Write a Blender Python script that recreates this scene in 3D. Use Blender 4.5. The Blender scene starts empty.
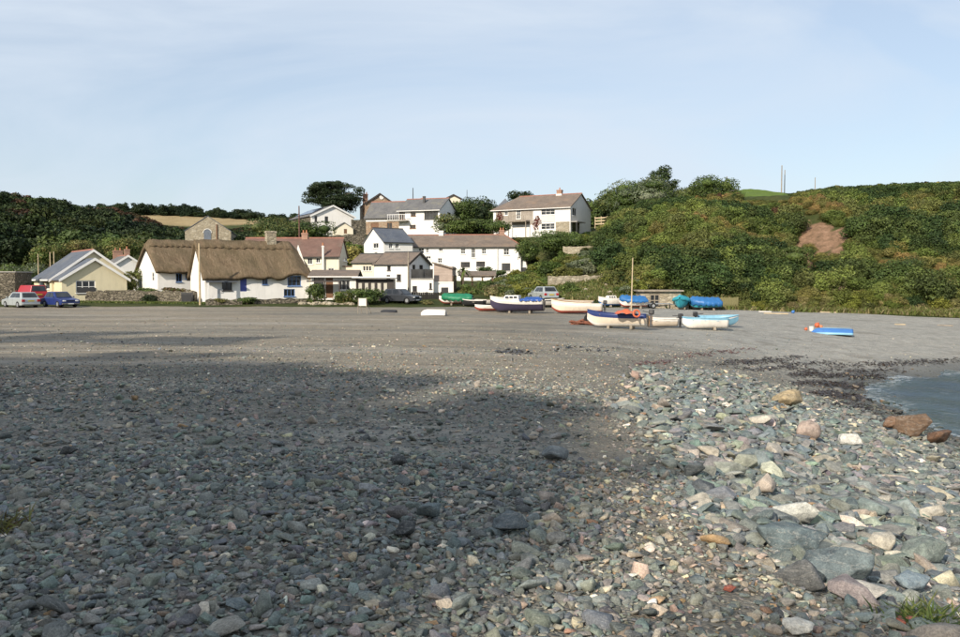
import bpy, bmesh, math, random
import numpy as np
from mathutils import Vector, Matrix
R = math.radians
sc = bpy.context.scene
col = sc.collection
rng = np.random.default_rng(7)
random.seed(7)

# ------------------------------------------------------------------ camera, sky, sun, exposure
F, CX, CY, HROW, EYE = 831.0, 480.0, 318.5, 280.0, 2.6      # focal and centre in photo pixels, horizon row, eye height
TH = math.atan((CY - HROW) / F)
cam = bpy.data.cameras.new('camera'); camo = bpy.data.objects.new('camera', cam); col.objects.link(camo)
cam.sensor_width = 36; cam.lens = 36 * F / 960; cam.clip_start = 0.1; cam.clip_end = 3000
camo.location = (0, 0, EYE); camo.rotation_euler = (math.pi / 2 - TH, 0, 0)
sc.camera = camo
SUN_EL, SUN_AZ = R(29), R(31)                                # sun behind the camera, to its left
S_H = Vector((-math.sin(SUN_AZ), -math.cos(SUN_AZ)))          # horizontal direction towards the sun
sun = bpy.data.lights.new('sun', 'SUN'); suno = bpy.data.objects.new('sun', sun); col.objects.link(suno)
sun.energy = 3.6; sun.angle = R(0.55); sun.color = (1.0, 0.90, 0.76)
sd = Vector((S_H.x * math.cos(SUN_EL), S_H.y * math.cos(SUN_EL), math.sin(SUN_EL)))
suno.rotation_euler = (-sd).to_track_quat('-Z', 'Y').to_euler(); suno.location = (0, 0, 60)
w = bpy.data.worlds.new('World'); sc.world = w; w.use_nodes = True
nt = w.node_tree; nt.nodes.clear()
def wn(t, **k):
    n = nt.nodes.new(t)
    for a, b in k.items(): setattr(n, a, b)
    return n
sky = wn('ShaderNodeTexSky', sky_type='NISHITA', sun_disc=False, sun_elevation=SUN_EL, altitude=0, air_density=1.0, dust_density=1.4, ozone_density=1.2)
sky.sun_rotation = math.atan2(sd.x, sd.y)
# thin high cloud: pale veil stretched into streaks, blended over the clear sky
tc = wn('ShaderNodeTexCoord'); mp = wn('ShaderNodeMapping'); mp.inputs['Rotation'].default_value = (0, 0, R(35)); mp.inputs['Scale'].default_value = (0.8, 3.4, 4.0)
nt.links.new(tc.outputs['Generated'], mp.inputs['Vector'])
nz = wn('ShaderNodeTexNoise'); nz.inputs['Scale'].default_value = 1.6; nz.inputs['Detail'].default_value = 7; nz.inputs['Roughness'].default_value = 0.55; nz.inputs['Distortion'].default_value = 1.1
nt.links.new(mp.outputs['Vector'], nz.inputs['Vector'])
cr = wn('ShaderNodeValToRGB'); cr.color_ramp.elements[0].position = 0.38; cr.color_ramp.elements[0].color = (0.46,) * 3 + (1,); cr.color_ramp.elements[1].position = 0.66; cr.color_ramp.elements[1].color = (0.86,) * 3 + (1,)
nt.links.new(nz.outputs['Fac'], cr.inputs['Fac'])
mx = wn('ShaderNodeMix', data_type='RGBA'); mx.inputs[7].default_value = (4.85, 5.45, 6.2, 1)
nt.links.new(cr.outputs['Color'], mx.inputs[0]); nt.links.new(sky.outputs['Color'], mx.inputs[6])
bg = wn('ShaderNodeBackground'); bg.inputs['Strength'].default_value = 0.096
nt.links.new(mx.outputs[2], bg.inputs['Color'])
wo = wn('ShaderNodeOutputWorld'); nt.links.new(bg.outputs['Background'], wo.inputs['Surface'])
vs = sc.view_settings; vs.view_transform = 'Standard'; vs.look = 'None'; vs.gamma = 1; vs.exposure = 0.64; vs.use_curve_mapping = False
sc.cycles.use_denoising = True; sc.cycles.max_bounces = 6; sc.cycles.diffuse_bounces = 3; sc.cycles.transmission_bounces = 4; sc.cycles.transparent_max_bounces = 4
sc.cycles.use_adaptive_sampling = True; sc.cycles.adaptive_threshold = 0.02

# ------------------------------------------------------------------ pixel <-> place
ct, st = math.cos(TH), math.sin(TH)
def ray(px, row):
    x = (px - CX) / F; u = -(row - CY) / F
    return Vector((x, ct + u * st, -st + u * ct))
def P(px, row, Y):
    d = ray(px, row); return Vector((d.x, d.y, d.z)) * (Y / d.y) + Vector((0, 0, EYE))
def XY(px, Y): return Vector(((px - CX) / F * Y, Y))
def zrow(row, Y): return P(CX, row, Y).z

# ------------------------------------------------------------------ height of beach and hillside
def table(cols, n_px=240, n_y=260, ymin=3.0, ymax=90.0, lo=-420, hi=1700, blur=3):
    gx = np.linspace(lo, hi, n_px); gy = np.linspace(math.log(ymin), math.log(ymax), n_y)
    ks = sorted(cols); A = np.array([np.interp(np.exp(gy), [p[0] for p in cols[k]], [p[1] for p in cols[k]]) for k in ks])
    Z = np.array([[np.interp(x, ks, A[:, j]) for j in range(n_y)] for x in gx])
    for _ in range(blur):
        Zp = np.pad(Z, 1, mode='edge')
        Z = (Zp[:-2, 1:-1] + Zp[2:, 1:-1] + Zp[1:-1, :-2] + Zp[1:-1, 2:] + 2 * Zp[1:-1, 1:-1]) / 6
    def f(X, Y):
        X = np.asarray(X, float); Y = np.asarray(Y, float)
        Yc = np.clip(Y, ymin + 0.001, ymax - 0.001)
        px = np.clip(CX + F * X / np.maximum(Y, 4.0), lo + .01, hi - .01)
        i = (px - lo) / (hi - lo) * (n_px - 1); j = (np.log(Yc) - gy[0]) / (gy[-1] - gy[0]) * (n_y - 1)
        i0 = i.astype(int); j0 = j.astype(int); fi = i - i0; fj = j - j0
        i1 = np.minimum(i0 + 1, n_px - 1); j1 = np.minimum(j0 + 1, n_y - 1)
        return (Z[i0, j0] * (1 - fi) + Z[i1, j0] * fi) * (1 - fj) + (Z[i0, j1] * (1 - fi) + Z[i1, j1] * fi) * fj
    return f
_l = [(3, .95), (6, .85), (9, .72), (13, .55), (18, .4), (25, .25), (32, .1), (40, -.05), (50, -.1), (60, -.05), (70, .0), (80, .12), (90, .35)]
beach_f = table({-420: _l, 0: _l, 300: _l,
  480: [(3, .95), (6, .84), (9, .7), (13, .52), (18, .35), (25, .15), (32, -.02), (40, -.18), (50, -.25), (60, -.2), (70, -.12), (80, .05), (90, .3)],
  600: [(3, .95), (6, .8), (9, .62), (13, .42), (18, .22), (25, -.02), (32, -.22), (40, -.42), (50, -.55), (60, -.4), (70, -.2), (80, 0), (90, .2)],
  720: [(3, .95), (4, .88), (6, .68), (9, .38), (13, .03), (18, -.32), (25, -.7), (32, -.95), (40, -1.05), (50, -.78), (60, -.5), (70, -.36), (80, -.25), (90, -.1)],
  850: [(3, .92), (4, .8), (6, .5), (9, .05), (13, -.5), (18, -1.1), (25, -1.8), (32, -2.35), (39, -2.62), (45, -2.3), (50, -1.85), (60, -1.25), (70, -.88), (80, -.58), (90, -.3)],
  960: [(3, .9), (4, .74), (6, .35), (9, -.2), (13, -.88), (18, -1.65), (22, -2.15), (27, -2.62), (31, -3.0), (42, -3.0), (47, -2.6), (60, -1.75), (70, -1.3), (78, -.97), (90, -.4)],
  1100: [(3, .8), (4, .5), (6, 0), (9, -.8), (13, -1.6), (18, -2.4), (25, -3), (50, -3.1), (60, -2.4), (70, -1.7), (80, -1.1), (90, -.5)],
  1700: [(3, .2), (4, -.6), (6, -1.6), (9, -2.4), (13, -3), (60, -3.2), (78, -2.6), (90, -1)]})
def lump(X, Y, s, seed=0.0):
    return (np.sin(X * 1.7 / s + seed) * np.cos(Y * 1.3 / s + 1.7 * seed) + .5 * np.sin(X * 3.9 / s + 2.1 + seed) * np.sin(Y * 3.1 / s + .4) + .3 * np.cos((X + Y) * 6.3 / s + seed)) / 1.8
def G(X, Y):
    X = np.asarray(X, float); Y = np.asarray(Y, float)
    return beach_f(X, Y) + .03 * lump(X, Y, 2.5) * np.clip(Y / 8, .3, 1) + .05 * lump(X, Y, 11, 3)
def Gf(x, y): return float(G(np.array([x]), np.array([y]))[0])
terr_f = table({
 -420: [(70, -.4), (80, .2), (100, 1), (150, 8), (250, 30), (350, 42), (600, 50)],
 0: [(70, -.4), (80, .2), (110, 1), (140, 4), (180, 9), (260, 25), (320, 26), (600, 26)],
 100: [(70, -.4), (80, .2), (110, 1), (140, 3), (200, 9), (280, 22.5), (340, 25.5), (420, 36.5), (600, 40)],
 200: [(70, -.4), (80, .25), (110, 1), (140, 3), (200, 8), (260, 15), (330, 24), (420, 35), (600, 37)],
 300: [(70, -.4), (80, .25), (100, 1.5), (120, 4), (140, 10), (170, 13), (250, 20), (420, 31), (600, 33)],
 400: [(70, -.5), (80, .2), (95, .9), (110, 1.8), (123, 2.5), (129, 6), (138, 10), (155, 12), (200, 14), (600, 14)],
 500: [(70, -.6), (79, 0), (85, .5), (95, 1.5), (105, 2.0), (122, 2.5), (127, 6), (131, 9), (150, 10.5), (200, 13), (600, 14)],
 532: [(70, -.7), (79, 0), (85, .7), (95, 2), (105, 2.6), (121, 3.0), (127, 6.3), (131, 9.2), (150, 11), (200, 13), (600, 14)],
 590: [(70, -.9), (79, -.05), (85, 1.2), (100, 4.5), (115, 7.3), (130, 9.6), (150, 12), (200, 14), (600, 15)],
 650: [(70, -1), (80, -.15), (86, 1.6), (100, 7), (115, 10.5), (130, 13), (150, 14.5), (200, 15), (600, 15)],
 740: [(70, -1.2), (81, -.3), (86, 1.5), (95, 5.5), (110, 10.8), (125, 15.2), (140, 17.8), (180, 19), (600, 20)],
 800: [(70, -1.4), (81, -.4), (86, 1.2), (95, 5), (108, 10), (120, 14), (140, 17), (200, 18), (600, 18)],
 870: [(70, -1.6), (80, -.6), (86, 1.2), (95, 5), (110, 10.5), (125, 15), (140, 17), (200, 18), (600, 18)],
 960: [(70, -1.9), (78, -.95), (84, .8), (95, 5.5), (110, 11.5), (125, 16), (140, 18), (600, 18)],
 1700: [(70, -3), (80, -1.6), (86, 1), (95, 6), (110, 12), (125, 16.5), (140, 18), (600, 18)]}, ymin=68, ymax=600, n_y=300, n_px=340, blur=2)
def T(X, Y):
    X = np.asarray(X, float); Y = np.asarray(Y, float)
    return terr_f(X, Y) + np.clip((Y - 84) / 20, 0, 1) * (.35 * lump(X, Y, 7, 1) + .2 * lump(X, Y, 2.3, 5)) + np.clip((Y - 86) / 12, 0, 1) * np.clip((126 - Y) / 8, 0, 1) * np.clip((X - 14) / 6, 0, 1) * 1.3 * np.sin(X / 3.1 + .8 * np.sin(Y / 9))
def Tf(x, y): return float(T(np.array([x]), np.array([y]))[0])
def top(x, y): return max(Gf(x, y), Tf(x, y)) if y > 70 else Gf(x, y)
_YS = 3.2 * 1.004 ** np.arange(850)
def hit(px, row):
    d = ray(px, row); k = _YS / d.y; x = d.x * k; z = EYE + d.z * k
    g = G(x, _YS); g = np.where(_YS > 70, np.maximum(g, T(x, _YS)), g); i = int(np.argmax(z <= g)) if (z <= g).any() else len(_YS) - 1
    return Vector((x[i], _YS[i], g[i]))

# ------------------------------------------------------------------ tags, meshes
def tag(o, label=None, cat=None, group=None, kind=None):
    if label: o['label'] = label
    if cat: o['category'] = cat
    if group: o['group'] = group
    if kind: o['kind'] = kind
    return o
def empty(name, loc, label, cat, group=None, rz=0.0, tilt=(0, 0)):
    o = bpy.data.objects.new(name, None); col.objects.link(o); o.location = loc; o.rotation_euler = (tilt[0], tilt[1], rz)
    return tag(o, label, cat, group)
def link(name, me, mat=None, parent=None, smooth=False):
    o = bpy.data.objects.new(name, me); col.objects.link(o)
    for m in (mat if isinstance(mat, (list, tuple)) else [mat] if mat else []): me.materials.append(m)
    if smooth: me.polygons.foreach_set('use_smooth', np.ones(len(me.polygons), bool))
    if parent: o.parent = parent
    return o
def uvproj(bm):
    uv = bm.loops.layers.uv.verify()
    for f in bm.faces:
        n = f.normal
        h = Vector((-n.y, n.x, 0))
        if h.length < 1e-3: h = Vector((1, 0, 0))
        h.normalize(); v = n.cross(h)
        for l in f.loops: l[uv].uv = (l.vert.co.dot(h), l.vert.co.dot(v))
def build(name, bm, mat, parent=None, smooth=False, weld=0.0005):
    if weld: bmesh.ops.remove_doubles(bm, verts=bm.verts, dist=weld)
    bmesh.ops.recalc_face_normals(bm, faces=bm.faces); bm.normal_update(); uvproj(bm)
    me = bpy.data.meshes.new(name); bm.to_mesh(me); bm.free()
    return link(name, me, mat, parent, smooth)
def box(bm, x0, x1, y0, y1, z0, z1, M=None):
    vs = [bm.verts.new((x, y, z)) for z in (z0, z1) for x, y in ((x0, y0), (x1, y0), (x1, y1), (x0, y1))]
    if M is not None:
        for v in vs: v.co = M @ v.co
    for f in ((0, 3, 2, 1), (4, 5, 6, 7), (0, 1, 5, 4), (1, 2, 6, 5), (2, 3, 7, 6), (3, 0, 4, 7)): bm.faces.new([vs[i] for i in f])
    return vs
def tube(bm, pts, rad, n=8, cap=True):
    rings = []
    for i, p in enumerate(pts):
        p = Vector(p); d = (Vector(pts[min(i + 1, len(pts) - 1)]) - Vector(pts[max(i - 1, 0)])).normalized()
        a = d.cross(Vector((0, 0, 1)) if abs(d.z) < .9 else Vector((1, 0, 0))).normalized(); b = d.cross(a)
        r = rad[i] if isinstance(rad, (list, tuple)) else rad
        rings.append([bm.verts.new(p + (a * math.cos(t) + b * math.sin(t)) * r) for t in np.linspace(0, 2 * math.pi, n, endpoint=False)])
    for r0, r1 in zip(rings, rings[1:]):
        for k in range(n): bm.faces.new((r0[k], r0[(k + 1) % n], r1[(k + 1) % n], r1[k]))
    if cap: bm.faces.new(rings[0]); bm.faces.new(rings[-1])
def prism(bm, pts, ax, d):       # polygon of 3-D points pushed along vector ax*d
    a = [bm.verts.new(p) for p in pts]; b = [bm.verts.new(Vector(p) + Vector(ax) * d) for p in pts]
    bm.faces.new(a); bm.faces.new(b[::-1]); n = len(a)
    for i in range(n): bm.faces.new((a[i], b[i], b[(i + 1) % n], a[(i + 1) % n]))
def bevel_mod(o, wd=.02, seg=2):
    m = o.modifiers.new('bevel', 'BEVEL'); m.width = wd; m.segments = seg; m.limit_method = 'ANGLE'; m.angle_limit = R(40); return o
def one(name, fn, mat, parent=None, smooth=False, bev=0):
    bm = bmesh.new(); fn(bm); o = build(name, bm, mat, parent, smooth)
    if bev: bevel_mod(o, bev)
    return o

# ------------------------------------------------------------------ materials
MATS = {}
class NT:
    def __init__(s, name):
        s.m = bpy.data.materials.new(name); s.m.use_nodes = True; s.t = s.m.node_tree
        s.b = s.t.nodes['Principled BSDF']; s.out = s.t.nodes['Material Output']
    def n(s, ty, ins=None, **k):
        x = s.t.nodes.new(ty)
        for a, b in k.items(): setattr(x, a, b)
        for a, b in (ins or {}).items():
            if hasattr(b, 'is_output'): s.t.links.new(b, x.inputs[a])
            else: x.inputs[a].default_value = b
        return x
    def l(s, a, b): s.t.links.new(a, b)
    def ramp(s, fac, stops, interp='LINEAR'):
        r = s.n('ShaderNodeValToRGB', {'Fac': fac}); e = r.color_ramp.elements; r.color_ramp.interpolation = interp
        while len(e) < len(stops): e.new(0.5)
        for i, (p, c) in enumerate(stops): e[i].position = p; e[i].color = tuple(c) + (1,) if len(c) == 3 else c
        return r.outputs['Color']
    def mix(s, fac, a, b, bt='MIX'):
        x = s.n('ShaderNodeMix', data_type='RGBA', blend_type=bt)
        for i, v in ((0, fac), (6, a), (7, b)):
            if hasattr(v, 'is_output'): s.l(v, x.inputs[i])
            elif isinstance(v, (int, float)): x.inputs[i].default_value = v
            else: x.inputs[i].default_value = tuple(v) + ((1,) if len(v) == 3 else ())
        return x.outputs[2]
    def noise(s, scale, vec=None, detail=4, rough=.6, out='Fac', dist=0):
        d = {'Scale': scale, 'Detail': detail, 'Roughness': rough, 'Distortion': dist}
        if vec is not None: d['Vector'] = vec
        return s.n('ShaderNodeTexNoise', d).outputs[out]
    def bump(s, h, strength=.3, dist=.02):
        b = s.n('ShaderNodeBump', {'Height': h, 'Strength': strength, 'Distance': dist}); s.l(b.outputs[0], s.b.inputs['Normal'])
    def fin(s, c, rough=.8, spec=.3, metal=0):
        for k, v in (('Base Color', c), ('Roughness', rough), ('Specular IOR Level', spec), ('Metallic', metal)):
            if hasattr(v, 'is_output'): s.l(v, s.b.inputs[k])
            elif k == 'Base Color': s.b.inputs[k].default_value = tuple(v) + (1,)
            else: s.b.inputs[k].default_value = v
        return s.m
def mul(c, k): return tuple(min(1, x * k) for x in c)
def plain(name, c, rough=.6, var=.12, scale=2.0, spec=.3, metal=0, bump=.1, dirt=None, dirt_amt=.5):
    if name in MATS: return MATS[name]
    t = NT(name); tcd = t.n('ShaderNodeTexCoord').outputs['Object']
    f = t.noise(scale, tcd, 6, .65); cc = t.ramp(f, [(.3, mul(c, 1 - var)), (.7, mul(c, 1 + var))])
    if dirt:
        mpn = t.n('ShaderNodeMapping', {'Vector': tcd, 'Scale': (1.6, 1.6, .35)}).outputs[0]
        f2 = t.noise(1.4, mpn, 6, .7); k = t.ramp(f2, [(.5, (0, 0, 0)), (.75, (dirt_amt,) * 3)]); cc = t.mix(k, cc, dirt)
    if bump: t.bump(t.noise(scale * 12, tcd, 3), bump, .01)
    MATS[name] = t.fin(cc, rough, spec, metal); return t.m
def render_wall(name, c): return plain(name, c, .85, .05, .5, .15, bump=.15, dirt=mul(c, .72), dirt_amt=.55)
WHITE = render_wall('white_render', (.78, .76, .72)); CREAM = render_wall('cream_render', (.72, .66, .52)); YEL = render_wall('pale_yellow_render', (.68, .61, .42)); GREYW = render_wall('pale_grey_render', (.55, .55, .54))
PALEW = render_wall('off_white_render', (.68, .66, .62))
FRAME_W = plain('white_window_paint', (.75, .74, .71), .5, .05); FRAME_B = plain('blue_window_paint', (.10, .18, .36), .5, .1); FRAME_D = plain('dark_window_paint', (.06, .05, .045), .5, .1); FRAME_BR = plain('brown_stained_wood', (.17, .09, .05), .6, .2)
DOOR_B = plain('violet_blue_door_paint', (.08, .10, .35), .5, .1)
def glass():
    t = NT('window_glass'); f = t.noise(.6, t.n('ShaderNodeTexCoord').outputs['Object'], 2)
    return t.fin(t.ramp(f, [(.35, (.012, .014, .016)), (.65, (.05, .055, .06))]), .06, .6)
GLASS = glass()
def rows_mat(name, c1, c2, mortar, bw, bh, off=.5, msize=.012, rough=.75, bump=.5, vary=.35, stain=None, sq=1.0):
    t = NT(name); uv = t.n('ShaderNodeTexCoord').outputs['UV']
    jig = t.noise(1.3, uv, 2, .5, 'Color'); uvj = t.mix(.03 if bw > .2 else .02, uv, jig)
    b = t.n('ShaderNodeTexBrick', {'Vector': uvj, 'Color1': c1 + (1,), 'Color2': c2 + (1,), 'Mortar': mortar + (1,), 'Scale': 1.0, 'Mortar Size': msize, 'Mortar Smooth': .3, 'Bias': 0, 'Brick Width': bw, 'Row Height': bh}, offset=off, squash=sq)
    f = t.noise(.8, uv, 6, .7); cc = t.mix(vary, b.outputs['Color'], t.ramp(f, [(.3, mul(c1, .55)), (.7, mul(c2, 1.35))]))
    if stain:
        f3 = t.noise(.35, uv, 5, .7); cc = t.mix(t.ramp(f3, [(.5, (0, 0, 0)), (.66, (.75,) * 3)]), cc, stain)
    h = t.mix(.5, b.outputs['Fac'], t.noise(9, uv, 3)); bp = t.n('ShaderNodeBump', {'Height': h, 'Strength': bump, 'Distance': .02}); bp.invert = True; t.l(bp.outputs[0], t.b.inputs['Normal'])
    return t.fin(cc, rough, .25)
SLATE = rows_mat('grey_slate_roof', (.12, .12, .125), (.17, .165, .16), (.05, .05, .05), .3, .22, stain=(.20, .19, .15))
SLATE_D = rows_mat('blue_grey_slate_roof', (.085, .10, .13), (.12, .135, .16), (.04, .04, .05), .3, .22, stain=(.15, .15, .15))
SLATE_BR = rows_mat('brown_slate_roof', (.15, .12, .10), (.21, .165, .13), (.06, .05, .04), .3, .22, stain=(.24, .17, .12))
TILE_RED = rows_mat('red_brown_tile_roof', (.15, .09, .072), (.195, .118, .092), (.07, .04, .035), .3, .25, stain=(.15, .115, .09))
def rubble_mat(name, stops, mortar, sx, sy, bump=1.0):
    t = NT(name); uv = t.n('ShaderNodeTexCoord').outputs['UV']; m = t.n('ShaderNodeMapping', {'Vector': t.mix(.08, uv, t.noise(2, uv, 3, .6, 'Color')), 'Scale': (sx, sy, 1)}).outputs[0]
    v = t.n('ShaderNodeTexVoronoi', {'Vector': m, 'Scale': 1.0}); e = t.n('ShaderNodeTexVoronoi', {'Vector': m, 'Scale': 1.0}, feature='DISTANCE_TO_EDGE')
    k = t.n('ShaderNodeSeparateColor', {'Color': v.outputs['Color']}).outputs[0]; c = t.mix(.35, t.ramp(k, stops), t.ramp(t.noise(3, uv, 6, .7), [(.3, stops[0][1]), (.7, stops[-1][1])]))
    c = t.mix(t.ramp(e.outputs['Distance'], [(.03, (1, 1, 1)), (.09, (0, 0, 0))]), c, mortar); t.bump(t.mix(.3, t.ramp(e.outputs['Distance'], [(.0, (0, 0, 0)), (.2, (1, 1, 1))]), t.noise(14, uv, 4)), bump, .05); return t.fin(c, .9, .2)
STONE = rubble_mat('rubble_stone', [(0, (.24, .20, .14)), (.5, (.36, .31, .22)), (1, (.46, .41, .32))], (.27, .24, .18), 2.2, 4.6)
STONE_D = rubble_mat('dark_dry_stone', [(0, (.10, .09, .065)), (.5, (.16, .14, .10)), (1, (.25, .22, .17))], (.035, .03, .025), 2.6, 5.5)
STONE_R = rubble_mat('red_brown_stone', [(0, (.24, .15, .10)), (.5, (.33, .22, .14)), (1, (.44, .34, .24))], (.30, .25, .19), 2.4, 5)
CLAD = rows_mat('weathered_timber_cladding', (.30, .26, .22), (.36, .32, .27), (.10, .09, .08), 3.0, .16, bump=.6)
CLAD_R = rows_mat('pinkish_timber_cladding', (.40, .32, .27), (.46, .37, .31), (.16, .12, .10), 3.0, .16, bump=.6)
BLACKBOARD = rows_mat('black_stained_boarding', (.018, .016, .015), (.03, .027, .024), (.006, .006, .006), .14, 3.0, off=0, bump=.6)
RIDGE_RED = plain('terracotta_ridge', (.26, .12, .085), .8, .25, 3); CHIM = rows_mat('chimney_brick', (.30, .15, .10), (.36, .20, .14), (.3, .27, .22), .22, .075, bump=.5)
TERRA = plain('terracotta_pot', (.38, .17, .09), .8, .2); GUTTER = plain('dark_gutter', (.05, .05, .05), .5)
CONC = plain('weathered_concrete', (.33, .31, .28), .9, .2, 3, bump=.3); WOODG = plain('grey_weathered_wood', (.27, .23, .18), .85, .25, 4, bump=.3); WOODB = plain('brown_wood', (.16, .10, .06), .8, .25, 4, bump=.3); WOODP = plain('pale_wood', (.46, .37, .24), .8, .2, 4, bump=.3)
METAL = plain('galvanised_metal', (.45, .46, .47), .4, .1, 5, metal=.8); DARKMET = plain('dark_metal', (.03, .03, .032), .45, .2, spec=.5); RUBBER = plain('black_rubber', (.02, .02, .02), .85, .2)
def thatch_mat():
    t = NT('weathered_thatch'); uv = t.n('ShaderNodeTexCoord').outputs['UV']
    m1 = t.n('ShaderNodeMapping', {'Vector': uv, 'Scale': (3.2, .45, 1)}).outputs[0]; m2 = t.n('ShaderNodeMapping', {'Vector': uv, 'Scale': (11, 1.4, 1)}).outputs[0]
    f = t.noise(1.6, m1, 8, .75); f3 = t.noise(2, m2, 6, .8); f2 = t.noise(.45, uv, 6, .7); g = t.mix(.5, f, f3)
    c = t.ramp(g, [(.36, (.06, .042, .027)), (.47, (.155, .112, .07)), (.56, (.235, .175, .115)), (.66, (.36, .28, .195))])
    c = t.mix(t.ramp(f2, [(.42, (0, 0, 0)), (.6, (.65,) * 3)]), c, (.10, .082, .048))
    t.bump(g, 1, .12); return t.fin(c, .95, .1)
THATCH = thatch_mat()
# ------------------------------------------------------------------ ground
def grid_mesh(name, X, Y, Z, attr=None):
    ny, nx = X.shape; me = bpy.data.meshes.new(name)
    co = np.stack([X, Y, Z], -1).reshape(-1, 3)
    i = np.arange(ny - 1)[:, None] * nx + np.arange(nx - 1)[None, :]
    q = np.stack([i, i + 1, i + 1 + nx, i + nx], -1).reshape(-1, 4)
    return quads(me, co, q, attr)
def quads(me, co, q, attr=None):
    me.vertices.add(len(co)); me.vertices.foreach_set('co', np.ascontiguousarray(co, np.float32).ravel())
    k = q.shape[1]; me.loops.add(q.size); me.loops.foreach_set('vertex_index', np.ascontiguousarray(q, np.int32).ravel())
    me.polygons.add(len(q)); me.polygons.foreach_set('loop_start', np.arange(0, q.size, k, dtype=np.int32)); me.polygons.foreach_set('loop_total', np.full(len(q), k, np.int32))
    for nm, c in (attr or {}).items():
        a = me.attributes.new(nm, 'FLOAT_COLOR', 'POINT'); c4 = np.ones((len(co), 4), np.float32); c4[:, :3] = np.asarray(c).reshape(-1, 3); a.data.foreach_set('color', c4.ravel())
    me.update(calc_edges=True); me.validate(); return me
def sstep(a, b, x): t = np.clip((x - a) / (b - a), 0, 1); return t * t * (3 - 2 * t)
XB_Y, XB_X = [3, 6, 10, 16, 26, 31, 34], [2.2, 2.0, 2.1, 3.0, 5.0, 8.0, 11.5]      # edge of the boulder bank
def bank(X, Y):
    return sstep(-.5, .6, X + .5 * lump(X, Y, 1.6, 2) - np.interp(Y, XB_Y, XB_X)) * sstep(34, 30, Y)
def path(X, Y):     # trodden strip of fine gravel along the foot of the bank
    c = np.interp(Y, [3, 6, 10, 14, 20], [1.35, 1.4, 1.55, 2.2, 3.4]); return np.exp(-((X + .25 * lump(X, Y, 1.3, 4) - c) / .6) ** 2) * sstep(18, 9, Y)
SEA = -2.6
ys = np.concatenate([np.arange(-90, -8, 4.0), np.arange(-8, 2, .8), np.arange(2, 14, .13), np.arange(14, 42, .4), np.arange(42, 100, 1.0)])
xs = np.concatenate([np.arange(-170, -30, 5.0), np.arange(-30, -9, .7), np.arange(-9, 10, .16), np.arange(10, 36, .6), np.arange(36, 176, 5.0)])
BX, BY = np.meshgrid(xs, ys); BZ = G(BX, BY)
zone = np.stack([np.clip(sstep(8, -4, BX - .08 * BY + 3 * lump(BX, BY, 16)) * sstep(8, 26, BY) + path(BX, BY), 0, 1),
                 sstep(.55, .0, BZ - SEA + .12 * lump(BX, BY, 3)) , bank(BX, BY)], -1)
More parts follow.
